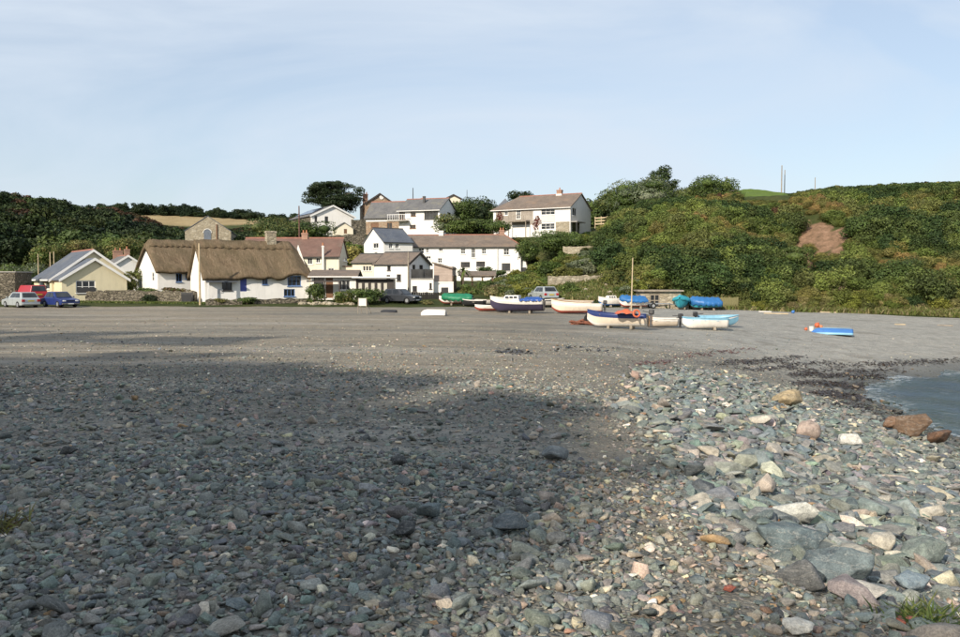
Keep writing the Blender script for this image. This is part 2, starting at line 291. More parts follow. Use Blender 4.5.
def beach_mat():
    t = NT('beach_shingle'); pos = t.n('ShaderNodeNewGeometry').outputs['Position']
    zs = t.n('ShaderNodeSeparateColor', {'Color': t.n('ShaderNodeAttribute', attribute_name='zone').outputs['Color']}).outputs
    flat = t.n('ShaderNodeMapping', {'Vector': pos, 'Scale': (1, 1, 1)}).outputs[0]
    wob = t.mix(.12, flat, t.noise(3, flat, 2, .5, 'Color'))
    cols = [(.0, (.05, .055, .054)), (.2, (.09, .098, .095)), (.45, (.14, .145, .135)), (.65, (.19, .185, .165)), (.8, (.25, .235, .20)), (.93, (.24, .165, .115)), (.97, (.5, .47, .41))]
    warm = [(.0, (.10, .085, .065)), (.3, (.17, .145, .11)), (.6, (.215, .185, .145)), (.85, (.27, .235, .19)), (.96, (.46, .42, .35))]
    def cells(scale):
        v = t.n('ShaderNodeTexVoronoi', {'Vector': wob, 'Scale': scale, 'Randomness': 1.0}); sep = t.n('ShaderNodeSeparateColor', {'Color': v.outputs['Color']}).outputs[0]
        return sep, v.outputs['Distance']
    c1, d1 = cells(19); c2, d2 = cells(48); c3, d3 = cells(6.5)
    pick = t.ramp(t.noise(4, flat, 3), [(.42, (0, 0, 0)), (.58, (1, 1, 1))])
    cool = t.mix(pick, t.ramp(c1, cols, 'CONSTANT'), t.ramp(c2, cols, 'CONSTANT'))
    cool = t.mix(.3, cool, t.ramp(c3, cols))
    wm = t.mix(.5, t.ramp(c2, warm), t.ramp(t.noise(60, flat, 4, .75), [(.3, (.12, .10, .075)), (.5, (.2, .175, .135)), (.7, (.32, .28, .22))]))
    wn_ = t.noise(.11, flat, 5, .6); k = t.mix(.55, zs[0], t.ramp(wn_, [(.35, (0, 0, 0)), (.65, (1, 1, 1))]), 'MULTIPLY')
    c = t.mix(k, cool, wm)
    # long tidal bands of coarser, darker shingle, running along the beach
    bandv = t.n('ShaderNodeMapping', {'Vector': flat, 'Scale': (.018, .16, 1), 'Rotation': (0, 0, R(-4))}).outputs[0]
    bf = t.noise(1.7, bandv, 5, .6); c = t.mix(t.ramp(bf, [(.40, (.6,) * 3), (.50, (0, 0, 0))]), c, mul((.13, .135, .13), .9)); c = t.mix(t.ramp(bf, [(.53, (0, 0, 0)), (.62, (.6,) * 3)]), c, (.25, .245, .23))
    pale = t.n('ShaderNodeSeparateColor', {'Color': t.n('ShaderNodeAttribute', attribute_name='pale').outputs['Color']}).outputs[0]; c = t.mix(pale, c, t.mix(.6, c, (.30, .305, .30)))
    bf2 = t.noise(3.1, bandv, 6, .65); c = t.mix(t.ramp(bf2, [(.36, (.5,) * 3), (.47, (0, 0, 0))]), c, (.11, .10, .085)); c = t.mix(t.ramp(bf2, [(.56, (0, 0, 0)), (.66, (.5,) * 3)]), c, (.26, .25, .225))
    c = t.mix(zs[1], c, t.mix(.75, c, (.03, .03, .026)))
    h = t.mix(.5, d1, d2); bp = t.n('ShaderNodeBump', {'Height': h, 'Strength': .9, 'Distance': .035}); bp.invert = True; t.l(bp.outputs[0], t.b.inputs['Normal'])
    rg = t.n('ShaderNodeMapRange', {'Value': zs[1], 'To Min': .85, 'To Max': .3}).outputs[0]
    c = t.mix(1, c, t.ramp(t.noise(1.4, flat, 7, .75), [(.3, (.9, .87, .81)), (.7, (1.55, 1.48, 1.35))]), 'MULTIPLY')
    return t.fin(c, rg, .3)
BEACHM = beach_mat()
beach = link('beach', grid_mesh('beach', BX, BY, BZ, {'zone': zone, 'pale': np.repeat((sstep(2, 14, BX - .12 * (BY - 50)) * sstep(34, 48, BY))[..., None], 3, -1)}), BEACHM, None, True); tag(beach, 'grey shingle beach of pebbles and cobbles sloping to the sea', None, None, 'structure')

# hillside behind the village and above the beach
pxs = np.arange(-420, 1700, 7.0); yy = np.concatenate([np.arange(70, 150, .8), np.geomspace(150, 600, 90)])
HP, HY = np.meshgrid(pxs, yy); HX = (HP - CX) / F * HY; HZ = T(HX, HY)
HR = CY - F * np.tan(np.arctan2(HZ - EYE, HY) + TH)
def blob2(p, r, c, s, sk=0): return np.exp(-(((p - c[0] - sk * (r - c[1])) / s[0]) ** 2 + ((r - c[1]) / s[1]) ** 2))
scar_p = lambda p, r: (.8 + .45 * np.sin(p * .55 + r * .2) * np.sin(r * .5 - p * .17)) * np.clip(.9 * blob2(p, r, (801, 240), (9, 24), .15) + .8 * blob2(p, r, (842, 236), (17, 9), .3) + blob2(p, r, (818, 236), (15, 13), .3) + blob2(p, r, (857, 232), (12, 6)) + 1.0 * blob2(p, r, (808, 268), (11, 27), .3) + .6 * blob2(p, r, (836, 252), (14, 8), .4), 0, 1) * 1.15
field_p = lambda p, r, Y: sstep(318, 335, Y) * sstep(120, 140, p + .0 * r) * sstep(330, 280, p)
hm = np.stack([scar_p(HP, HR) * (HY < 135), field_p(HP, HR, HY), sstep(122, 128, HY) * sstep(728, 742, HP) * sstep(800, 785, HP)], -1)
def hill_mat():
    t = NT('hillside_undergrowth'); pos = t.n('ShaderNodeNewGeometry').outputs['Position']
    zs = t.n('ShaderNodeSeparateColor', {'Color': t.n('ShaderNodeAttribute', attribute_name='mask').outputs['Color']}).outputs
    f = t.noise(.35, pos, 8, .7); c = t.ramp(f, [(.3, (.03, .04, .014)), (.5, (.06, .075, .025)), (.7, (.10, .095, .04))])
    e = t.ramp(t.noise(1.1, pos, 8, .75), [(.3, (.10, .07, .04)), (.42, (.21, .135, .085)), (.58, (.32, .20, .13)), (.75, (.42, .30, .21))])
    edge = t.ramp(t.n('ShaderNodeMath', {0: zs[0], 1: t.n('ShaderNodeMath', {0: t.noise(.7, pos, 5), 1: .35}, operation='MULTIPLY').outputs[0]}, operation='SUBTRACT').outputs[0], [(.1, (0, 0, 0)), (.3, (1, 1, 1))])
    c = t.mix(edge, c, e); c = t.mix(zs[1], c, t.ramp(t.noise(.12, pos, 5), [(.3, (.27, .20, .10)), (.7, (.40, .31, .17))])); c = t.mix(zs[2], c, (.13, .19, .045))
    t.bump(t.noise(1.5, pos, 8, .75), 1, .4); return t.fin(c, .95, .1)
hill = link('hillside', grid_mesh('hillside', HX, HY, HZ, {'mask': hm}), hill_mat(), None, True); tag(hill, 'green scrubby hillside rising behind the village and beach', None, None, 'structure')

# unseen hill added behind the camera, its ridge shaped to shade the near shingle
RIDGE = []
def shade_hill():
    el = math.tan(SUN_EL); edge = [(-7.8, -14, 44), (-6.2, -.6, 44), (-6.2, 1.2, 44.6), (-6.6, 2.8, 44), (-7.2, 4.6, 44.8), (-8.2, 6.8, 44.2), (-9.4, 9.4, 45), (-10.8, 11.6, 44.4), (-11.5, 14.6, 45.2), (-15, 16.2, 44.6), (-20, 17.6, 45.4), (-28, 19.5, 45), (-42, 22, 46), (-80, 22, 47)]
    V = []; n = len(edge); rngh = np.random.default_rng(3)
    for gx, gy, H in edge:
        L = H / el; base = Vector((gx, gy)) + S_H * L
        V.append((base.x, base.y, H + Gf(gx, gy)))
    bm = bmesh.new(); rows = []
    sm = []
    for i in range(n - 1):
        for k in range(8):
            f = k / 8; sm.append(Vector(V[i]).lerp(Vector(V[i + 1]), f) + Vector((0, 0, rngh.normal(0, .22))))
    sm.append(Vector(V[-1]))
    for j, (off, zf) in enumerate([(20, -.1), (17, .12), (11, .45), (5, .8), (0, 1), (-5, 1.05), (-14, 1.0), (-30, .95), (-50, .9)]):
        rows.append([bm.verts.new((p.x - S_H.x * off + rngh.normal(0, .25) * (0 if j == 4 else 1), p.y - S_H.y * off + rngh.normal(0, .25) * (0 if j == 4 else 1), (p.z * zf if zf <= 1 else p.z - .8) if j < 5 else p.z - .3 * (j - 4))) for p in sm])
    for a, b in zip(rows, rows[1:]):
        for i in range(len(a) - 1): bm.faces.new((a[i], a[i + 1], b[i + 1], b[i]))
    RIDGE.extend(sm); return build('shade_hill', bm, hill.data.materials[0], None, True)
tag(shade_hill(), 'unseen hill added behind the viewpoint to shade the near shingle', None, None, 'structure')

# sea
def sea():
    xs = np.concatenate([np.arange(8, 60, .3), np.arange(60, 400, 6)]); ys = np.concatenate([np.arange(-40, 20, 3), np.arange(20, 56, .3), np.arange(56, 90, 2)])
    X, Y = np.meshgrid(xs, ys)
    Z = SEA + .045 * np.sin(X * 1.1 + Y * .9 + .6 * np.sin(Y * .5)) + .03 * np.sin(X * 2.3 - Y * 1.4 + np.sin(X * .7)) + .02 * np.sin(X * 4.1 + Y * 3.3)
    t = NT('sea_water'); pos = t.n('ShaderNodeNewGeometry').outputs['Position']
    mp = t.n('ShaderNodeMapping', {'Vector': pos, 'Scale': (1, 1.7, 1), 'Rotation': (0, 0, R(25))}).outputs[0]
    h = t.mix(.5, t.noise(1.6, mp, 6, .65, dist=.5), t.noise(5, mp, 4, .6))
    t.bump(h, .6, .12)
    foam = t.ramp(t.noise(1.1, mp, 8, .75, dist=1.2), [(.6, (0, 0, 0)), (.7, (.6,) * 3)])
    sh_ = t.n('ShaderNodeSeparateColor', {'Color': t.n('ShaderNodeAttribute', attribute_name='shore').outputs['Color']}).outputs[0]
    foam = t.mix(1, foam, t.mix(1, sh_, t.ramp(t.noise(2.6, mp, 7, .7, dist=.8), [(.5, (0, 0, 0)), (.58, (.6,) * 3)]), 'MULTIPLY'), 'LIGHTEN')
    c = t.mix(foam, t.ramp(t.noise(.25, pos, 4), [(.35, (.025, .045, .068)), (.65, (.035, .06, .055))]), (.68, .70, .70))
    o = link('sea', grid_mesh('sea', X, Y, Z, {'shore': np.repeat(sstep(.2, .02, SEA - G(X, Y))[..., None], 3, -1)}), t.fin(c, .12, .5), None, True); tag(o, 'choppy blue green sea lapping the stony shore', None, None, 'structure')
sea()

# ------------------------------------------------------------------ stones
def stone_mesh(name, seed, npts=16, flat=.55, rnd=.35, cuts=1, subs=0, noise=0):
    r = np.random.default_rng(seed); bm = bmesh.new()
    d = r.normal(size=(npts, 3)); d /= np.linalg.norm(d, axis=1)[:, None]
    d *= (1 - rnd * r.random((npts, 1)))
    d *= np.array([1.0, .55 + .4 * r.random(), flat * (.7 + .5 * r.random())])
    for p in d: bm.verts.new(p * .5)
    bmesh.ops.convex_hull(bm, input=bm.verts)
    bmesh.ops.delete(bm, geom=[v for v in bm.verts if not v.link_faces], context='VERTS')
    for _ in range(cuts):
        bmesh.ops.bevel(bm, geom=list(bm.edges), offset=.05, segments=1, affect='EDGES', clamp_overlap=True)
    if subs:
        bmesh.ops.triangulate(bm, faces=bm.faces)
        bmesh.ops.subdivide_edges(bm, edges=bm.edges, cuts=subs, use_grid_fill=True)
        off = Vector(r.random(3) * 50)
        from mathutils import noise as mn
        for v in bm.verts:
            v.co += v.co.normalized() * noise * (mn.fractal(v.co * 5 + off, 1, 2, 5) )
            v.co.z += noise * .5 * round(3 * mn.noise(v.co * 2.5 + off)) / 3
    bmesh.ops.recalc_face_normals(bm, faces=bm.faces)
    me = bpy.data.meshes.new(name); bm.to_mesh(me); bm.free(); me.polygons.foreach_set('use_smooth', np.ones(len(me.polygons), bool)) if cuts else None
    return me
def stone_mat(name, src):
    t = NT(name)
    if src == 'INST': base = t.n('ShaderNodeAttribute', attribute_name='col', attribute_type='INSTANCER').outputs['Color']
    else: base = t.n('ShaderNodeObjectInfo').outputs['Color']
    oc = t.n('ShaderNodeTexCoord').outputs['Object']; pos = t.n('ShaderNodeNewGeometry').outputs['Position']
    f = t.noise(9, pos, 6, .7); c = t.mix(1, base, t.ramp(f, [(.28, (.55,) * 3), (.5, (1.1,) * 3), (.72, (1.75, 1.72, 1.66))]), 'MULTIPLY')
    mp = t.n('ShaderNodeMapping', {'Vector': oc, 'Rotation': (.3, .5, .2), 'Scale': (1, 1, 5)}).outputs[0]
    vein = t.ramp(t.noise(2.2, mp, 5, .6, dist=.8), [(.49, (0, 0, 0)), (.505, (.35,) * 3), (.52, (0, 0, 0))]); c = t.mix(vein, c, (.45, .43, .38))
    lich = t.ramp(t.noise(5, pos, 7, .75), [(.62, (0, 0, 0)), (.72, (.45,) * 3)]); c = t.mix(lich, c, t.mix(.5, c, (.36, .33, .26)))
    sp = t.noise(95, pos, 3, .7); c = t.mix(1, c, t.ramp(sp, [(.35, (.75,) * 3), (.65, (1.25,) * 3)]), 'MULTIPLY')
    t.bump(t.mix(.5, f, t.noise(34, pos, 4, .7)), .7, .025); return t.fin(c, .8, .3)
ST_I = stone_mat('loose_stone', 'INST'); ST_O = stone_mat('picked_stone', 'OBJ')
VAR = [stone_mesh('pebble_shape', 100 + i, 13 + i % 5, [.45, .6, .35, .75][i % 4], .3) for i in range(14)]
VAR_A = [stone_mesh('slab_shape', 700 + i, 11 + i % 4, [.3, .42, .36, .55][i % 4], .2, cuts=0) for i in range(12)]
for m in VAR_A:
    bmx = bmesh.new(); bmx.from_mesh(m); bmesh.ops.bevel(bmx, geom=list(bmx.edges), offset=.018, segments=1, affect='EDGES', clamp_overlap=True); bmx.to_mesh(m); bmx.free()
VAR_LO = [stone_mesh('grit_shape', 300 + i, 9, [.5, .65, .4][i % 3], .25, cuts=0) for i in range(8)]
PAL = np.array([(.10, .122, .128), (.125, .15, .15), (.15, .165, .15), (.17, .175, .165), (.075, .085, .09), (.21, .205, .185), (.30, .275, .225), (.44, .41, .34), (.235, .185, .155), (.25, .175, .11), (.155, .185, .18), (.55, .52, .46)])
W_COOL = np.array([.17, .2, .16, .14, .09, .10, .04, .012, .012, .006, .11, .004]); W_WARM = np.array([.06, .1, .12, .15, .05, .19, .14, .05, .05, .05, .05, .02]); W_BANK = np.array([.16, .23, .17, .16, .07, .12, .06, .035, .006, .005, .16, .008])
def scatter(n, y0, y1, s_med, s_sig, smin, smax, mask, minpx=0, power=1.0, pxr=(-150, 1110)):
    u = rng.random(n); Y = (y0 ** (power + 1) + u * (y1 ** (power + 1) - y0 ** (power + 1))) ** (1 / (power + 1)); px = rng.uniform(*pxr, n); X = (px - CX) / F * Y
    s = np.clip(s_med * np.exp(rng.normal(0, s_sig, n)), smin, smax)
    k = (rng.random(n) < mask(X, Y)) & (s * F / Y >= minpx); return X[k], Y[k], s[k]
def dry(X, Y): return G(X, Y) > SEA - .25
L = []
L.append(scatter(48000, 3.1, 9, .052, .45, .02, .13, lambda X, Y: (1 - .9 * bank(X, Y)) * (1 - .6 * path(X, Y))))
L.append(scatter(48000, 8.5, 22, .05, .45, .025, .15, lambda X, Y: (1 - .9 * bank(X, Y)) * sstep(30, 14, Y + .35 * X) * (1 - .5 * path(X, Y)) * (.6 + .4 * sstep(-.3, .4, lump(X, Y, 2.7, 9))), 1.5))
L.append(scatter(9000, 3.1, 12, .022, .3, .012, .04, lambda X, Y: path(X, Y)))
L.append(scatter(6000, 3.1, 18, .12, .35, .08, .26, lambda X, Y: (1 - bank(X, Y)) * (1 - .8 * path(X, Y)) * (.35 + .65 * sstep(0, .6, lump(X, Y, 3.1, 7)))))
L.append(scatter(80000, 17, 62, .06, .45, .03, .28, lambda X, Y: (.3 + .7 * sstep(50, 20, Y - .7 * X)) * sstep(66, 36, Y) * dry(X, Y) * (.55 + .45 * sstep(-.4, .4, lump(X, Y, 6, 6))), 1.05, .4))
L.append(scatter(700, 3.1, 7.5, .155, .22, .11, .24, lambda X, Y: (1 - bank(X, Y)) * (1 - path(X, Y)) * (X < 1)))
L.append(scatter(40000, 3.3, 34, .15, .5, .06, .55, lambda X, Y: bank(X, Y) * dry(X, Y) * .9, 3, 1.0, (560, 1120)))
L.append(scatter(26000, 3.3, 20, .07, .4, .03, .15, lambda X, Y: bank(X, Y) * dry(X, Y), 2.5, .6, (560, 1120)))
L.append(scatter(1700, 4, 28, .38, .25, .28, .62, lambda X, Y: bank(X, Y) * .45, 3, 1.0, (620, 1120)))
L.append(scatter(1500, 24, 44, .22, .4, .12, .6, lambda X, Y: np.exp(-((G(X, Y) - SEA - .05) / .25) ** 2) * (X > 6), 2, 1, (700, 1120)))
SX, SY, SS = (np.concatenate(a) for a in zip(*L)); N = len(SX)
bk = bank(SX, SY); pp = np.clip(path(SX, SY) + .6 * sstep(9, 20, SY) * (1 - bk), 0, 1)
wet = sstep(.5, .02, G(SX, SY) - SEA)
Wt = W_COOL[None] * (1 - np.maximum(bk, pp))[:, None] + W_BANK[None] * bk[:, None] + W_WARM[None] * (pp * (1 - bk))[:, None]
Wt /= Wt.sum(1, keepdims=True); ci = (rng.random(N)[:, None] > np.cumsum(Wt, 1)).sum(1).clip(0, len(PAL) - 1)
SC = PAL[ci] * rng.uniform(.75, 1.3, (N, 1)) * rng.normal(1, .05, (N, 3)) * (1 - .65 * wet[:, None]); SC = np.clip(SC * np.where(bk[:, None] > .5, np.array([[1.03, 1.01, .97]]), np.array([[1.12, 1.05, .96]])), .01, .7)
SZ = G(SX, SY); ROT = np.stack([rng.normal(0, .28, N), rng.normal(0, .28, N), rng.uniform(0, 6.283, N)], 1)
SCL = np.stack([SS * rng.uniform(.85, 1.2, N), SS * rng.uniform(.8, 1.1, N), SS * rng.uniform(.75, 1.15, N)], 1)
SZ = SZ + SS * np.where(bk > .5, rng.uniform(-.06, .16, N), rng.uniform(.02, .17, N))
big = np.argsort(-SS / SY)[:300]
for q, i in enumerate(big):
    o = bpy.data.objects.new('stone', VAR_A[q % len(VAR_A)] if bk[i] > .5 and q % 3 else VAR[q % len(VAR)]); col.objects.link(o); o.parent = beach
    o.location = (SX[i], SY[i], SZ[i]); o.rotation_euler = ROT[i]; o.scale = SCL[i]; o.color = tuple(SC[i]) + (1,)
for m in VAR + VAR_A: m.materials.append(ST_O)
rest = np.setdiff1d(np.arange(N), big)
def instanced(name, PT, RO, SL_, CL, shapes, mat, parent):
    cc = bpy.data.collections.new(name + '_shapes')
    for q, m in enumerate(shapes):
        o = bpy.data.objects.new('%s_shape_%02d' % (name, q), m.copy()); o.data.materials.clear(); o.data.materials.append(mat); cc.objects.link(o)
    me = bpy.data.meshes.new(name); n = len(PT); me.vertices.add(n); me.vertices.foreach_set('co', np.asarray(PT, np.float32).ravel())
    for nm, ty, arr in (('rot', 'FLOAT_VECTOR', RO), ('scl', 'FLOAT_VECTOR', SL_)): me.attributes.new(nm, ty, 'POINT').data.foreach_set('vector', arr.astype(np.float32).ravel())
    me.attributes.new('idx', 'INT', 'POINT').data.foreach_set('value', rng.integers(0, len(shapes), n).astype(np.int32))
    me.attributes.new('col', 'FLOAT_COLOR', 'POINT').data.foreach_set('color', np.concatenate([CL, np.ones((n, 1))], 1).astype(np.float32).ravel())
    o = link(name, me, None, parent); g = bpy.data.node_groups.new(name, 'GeometryNodeTree')
    g.interface.new_socket('Geometry', in_out='INPUT', socket_type='NodeSocketGeometry'); g.interface.new_socket('Geometry', in_out='OUTPUT', socket_type='NodeSocketGeometry')
    gi = g.nodes.new('NodeGroupInput'); go = g.nodes.new('NodeGroupOutput'); ip = g.nodes.new('GeometryNodeInstanceOnPoints'); ci_ = g.nodes.new('GeometryNodeCollectionInfo')
    ci_.inputs['Collection'].default_value = cc; ci_.inputs['Separate Children'].default_value = True; ci_.inputs['Reset Children'].default_value = True
    def na(nm, ty): a = g.nodes.new('GeometryNodeInputNamedAttribute'); a.data_type = ty; a.inputs['Name'].default_value = nm; return a.outputs['Attribute']
    e2r = g.nodes.new('FunctionNodeEulerToRotation'); g.links.new(na('rot', 'FLOAT_VECTOR'), e2r.inputs[0])
    g.links.new(gi.outputs[0], ip.inputs['Points']); g.links.new(ci_.outputs[0], ip.inputs['Instance']); ip.inputs['Pick Instance'].default_value = True
    g.links.new(na('idx', 'INT'), ip.inputs['Instance Index']); g.links.new(e2r.outputs[0], ip.inputs['Rotation']); g.links.new(na('scl', 'FLOAT_VECTOR'), ip.inputs['Scale']); g.links.new(ip.outputs[0], go.inputs[0])
    md = o.modifiers.new('scatter', 'NODES'); md.node_group = g; o['kind'] = 'stuff'; return o
pxs_ = SS[rest] * F / SY[rest]
SP = np.stack([SX, SY, SZ], 1)
for nm, ii, sh_ in (('bank_stones', rest[(pxs_ >= 7) & (bk[rest] > .5)], VAR_A + VAR[:5]), ('cobbles', rest[(pxs_ >= 7) & (bk[rest] <= .5)], VAR), ('pebbles', rest[pxs_ < 7], VAR_LO)): instanced(nm, SP[ii], ROT[ii], SCL[ii], SC[ii], sh_, ST_I, beach)

# boulders one can single out, each with its own outline
def boulder(px, row, wpx, flat, c, seed, label, rz=None, tilt=0.1, sy=1.0, sunk=.04):
    p = hit(px, row); s = wpx * p.y / F
    me = stone_mesh('boulder', seed, 16, flat, .25, 1, 2, .035); o = link('boulder', me, ST_O)
    o.location = (p.x, p.y + s * .2, p.z + s * flat * .5 - s * sunk); o.scale = (s, s * sy, s); o.rotation_euler = (tilt, -tilt * .6, rz if rz is not None else seed); o.color = c + (1,)
    tag(o, label, 'boulder'); return o
SL, GG, BE, DK, OR, PK = (.115, .14, .142), (.145, .17, .15), (.36, .33, .27), (.05, .053, .053), (.115, .075, .048), (.33, .25, .20)
for a in [(510, 536, 46, .6, (.085, .10, .105), 11, 'rounded dark slate boulder in the shaded cobbles, biggest of its cluster', .1),
  (405, 540, 30, .75, DK, 12, 'small nearly black boulder left of the big dark slate boulder', .6),
  (395, 523, 34, .6, (.13, .12, .115), 13, 'brownish grey boulder just behind the small black one', .9),
  (430, 521, 36, .55, SL, 14, 'flat blue grey boulder beside the brownish one in the shade', .2),
  (556, 549, 32, .6, (.17, .17, .155), 15, 'pale-topped grey boulder to the right of the big dark slate one', .5),
  (64, 458, 26, .55, DK, 16, 'lone black stone lying on the shaded pebbles at far left', .1),
  (398, 466, 24, .5, DK, 17, 'lone black stone half way up the shaded beach', .4),
  (556, 462, 38, .45, (.15, .165, .165), 18, 'low flat grey stone in the middle of the beach', .1),
  (845, 590, 110, .42, SL, 19, 'broad blue slate outcrop split into slabs above the green tuft', .2),
  (795, 556, 80, .5, (.09, .115, .12), 20, 'jagged dark slate slab with broken edge beside the gravel strip', -.2),
  (915, 597, 56, .5, (.16, .20, .22), 21, 'smooth blue grey angular boulder behind the green tuft', .4),
  (886, 553, 40, .55, BE, 22, 'cream boulder with a brown rim among blue slabs', .2),
  (768, 498, 36, .8, (.34, .29, .24), 23, 'pinkish beige upright boulder near the orange weed', .8),
  (935, 523, 42, .55, BE, 24, 'big pale cream boulder near the right edge of the bank', .1),
  (800, 527, 52, .55, (.40, .40, .36), 25, 'whitish striped boulder right of the orange weed', -.3),
  (790, 408, 42, .5, (.29, .23, .14), 26, 'long tan sandstone boulder at the top of the bank', .1),
  (764, 427, 34, .5, (.38, .35, .29), 27, 'pale beige boulder just below the tan sandstone one', -.3),
  (812, 443, 34, .7, (.28, .22, .185), 28, 'pink granite boulder in the middle of the boulder bank', .4),
  (853, 449, 30, .65, (.46, .45, .41), 29, 'white quartz block below the wet shoreline rocks', -.5),
  (930, 566, 60, .5, GG, 30, 'large green grey boulder with a dark crack beneath, at the right edge', .0),
  (920, 440, 52, .55, OR, 31, 'rusty orange rock at the edge of the water', .1),
  (945, 448, 44, .6, (.12, .068, .042), 32, 'dark red brown rock beside the rusty one at the water', .6),
  (896, 434, 36, .6, (.15, .09, .055), 33, 'small rusty brown rock at the landward end of the waterside rocks', .9),
  (731, 594, 17, .6, (.25, .075, .05), 34, 'brick red stone on the gravel strip', .2),
  (800, 637, 40, .5, (.55, .52, .45), 35, 'flat whitish stone at the bottom edge by the tuft', .0),
  (912, 631, 34, .5, (.30, .10, .07), 36, 'dull red stone under the leaves of the green tuft', .0)]:
    boulder(*a)
# ------------------------------------------------------------------ vegetation
def leaf_mat():
    t = NT('leaves'); c = t.n('ShaderNodeAttribute', attribute_name='Col').outputs['Color']
    t.fin(c, .55, .25); tr = t.n('ShaderNodeBsdfTranslucent', {'Color': t.mix(.5, c, (.16, .20, .03))})
    mx = t.n('ShaderNodeMixShader', {0: .16}); t.l(t.b.outputs[0], mx.inputs[1]); t.l(tr.outputs[0], mx.inputs[2]); t.l(mx.outputs[0], t.out.inputs['Surface']); return t.m
LEAF = leaf_mat(); BARK = plain('bark', (.11, .085, .06), .9, .3, 4, bump=.5)
GREENS = dict(dark=[(.022, .038, .013), (.034, .052, .016), (.048, .064, .02)], olive=[(.06, .068, .022), (.085, .088, .026), (.11, .10, .034)], mid=[(.045, .072, .017), (.065, .095, .022), (.09, .12, .03)],
   yellow=[(.12, .135, .028), (.16, .165, .035), (.10, .12, .03)], russet=[(.085, .05, .03), (.11, .062, .036), (.066, .052, .026)], red=[(.16, .025, .022), (.11, .02, .02), (.19, .05, .03)], grey=[(.10, .12, .075), (.14, .155, .10), (.08, .10, .06)], cyp=[(.014, .026, .012), (.022, .036, .014), (.03, .045, .018)], straw=[(.20, .17, .085), (.25, .21, .10), (.14, .14, .05)],
   bracken=[(.15, .125, .045), (.17, .12, .05), (.12, .115, .04)], fresh=[(.056, .076, .02), (.072, .09, .024), (.07, .078, .026)], lawn=[(.10, .13, .03), (.13, .145, .04), (.16, .15, .06)], pink=[(.17, .11, .085), (.13, .10, .06), (.20, .14, .10)])
for _k, _f in (('dark', 1.6), ('olive', 1.65), ('mid', 1.35), ('russet', 1.15), ('yellow', 1.05), ('grey', 1.4), ('fresh', 1.75), ('bracken', 1.35)): GREENS[_k] = [mul(c, _f) for c in GREENS[_k]]
GREENS['wood'] = [mul(c, .5) for c in GREENS['dark']]; GREENS['woodr'] = [mul(c, .7) for c in GREENS['russet']]
def unit(v): return v / np.maximum(np.linalg.norm(v, axis=1, keepdims=True), 1e-6)
def leaves_geo(c, n, size, r, asp=.55):
    N = len(c); a = unit(np.cross(n, r.normal(size=(N, 3)))); b = np.cross(n, a); s = size[:, None]
    fold = n * s * .18
    v = np.stack([c - a * s * .5, c + b * s * asp * .5 + fold * .4, c + a * s * .5 - fold, c - b * s * asp * .5 + fold * .4], 1).reshape(-1, 3)
    return v, np.arange(4 * N).reshape(-1, 4)
def lobe_leaves(lobes, n, size, pal, r, up=.25, inner=.72, tint=None):
    C = np.array([l[0] for l in lobes], float); Rr = np.array([l[1] for l in lobes], float)
    w = (Rr[:, 0] * Rr[:, 2]) + .001; k = r.choice(len(lobes), n, p=w / w.sum())
    d = unit(r.normal(size=(n, 3)) + np.array([0, 0, up])); rad = r.uniform(inner, 1.06, (n, 1)) ** .7
    bump = 1 + .14 * np.sin(d[:, :1] * 7 + k[:, None]) * np.cos(d[:, 1:2] * 6 + 2 * k[:, None]) + .1 * np.sin(d[:, 2:3] * 9 + k[:, None])
    c = C[k] + d * rad * bump * Rr[k]; nn = unit(d + r.normal(0, .55, (n, 3)))
    p = np.array(pal); lt = r.uniform(.8, 1.22, len(lobes))[k]
    base = p[np.clip((r.random(len(lobes))[k] * len(p) * .6 + r.random(n) * len(p) * .5).astype(int), 0, len(p) - 1)]
    cl = base * (lt * r.uniform(.75, 1.3, n))[:, None]
    if tint is not None: cl = cl * tint
    return c, nn, size * r.uniform(.6, 1.35, n), cl
def leaf_obj(name, parts, r, parent=None, asp=.55, mat=None, cores=None):
    c, n, s, cl = (np.concatenate(a) for a in zip(*parts)); v, q = leaves_geo(c, n, s, r, asp); cl = np.repeat(cl, 4, 0)
    for cv, cq, cc in cores or []:
        q = np.concatenate([q, cq + len(v)]); v = np.concatenate([v, cv]); cl = np.concatenate([cl, cc])
    return link(name, quads(bpy.data.meshes.new(name), v, q, {'Col': cl}), mat or LEAF, parent)
_cs = None
def core_geo(lobes, pal, r, k=.86):
    global _cs
    if _cs is None:
        bm = bmesh.new(); bmesh.ops.create_cube(bm, size=1); bmesh.ops.subdivide_edges(bm, edges=bm.edges, cuts=1, use_grid_fill=True)
        _cs = (unit(np.array([v.co[:] for v in bm.verts])), np.array([[v.index for v in f.verts] for f in bm.faces])); bm.free()
    V, Q = _cs; p = np.array(pal); vs, qs, cs = [], [], []
    for i, (c, rr) in enumerate(lobes):
        vs.append(np.array(c) + V * np.array(rr) * k * r.uniform(.85, 1.1, (len(V), 1))); qs.append(Q + i * len(V)); cs.append(np.repeat(p[r.integers(0, len(p))][None], len(V), 0))
    return np.concatenate(vs), np.concatenate(qs), np.concatenate(cs)
def make_lobes(w, d, h, k, r, flat=.75):
    L = [((0, 0, h * .42), (w * .36, d * .36, h * .45))]
    for i in range(k):
        a = r.uniform(0, 6.283); q = r.uniform(.2, .38); z = h * r.uniform(.22, .78); s = r.uniform(.18, .3)
        L.append(((math.cos(a) * w * q, math.sin(a) * d * q, z), (w * s, d * s, min(h * s * 1.2 * flat, h - z + .05))))
    return L
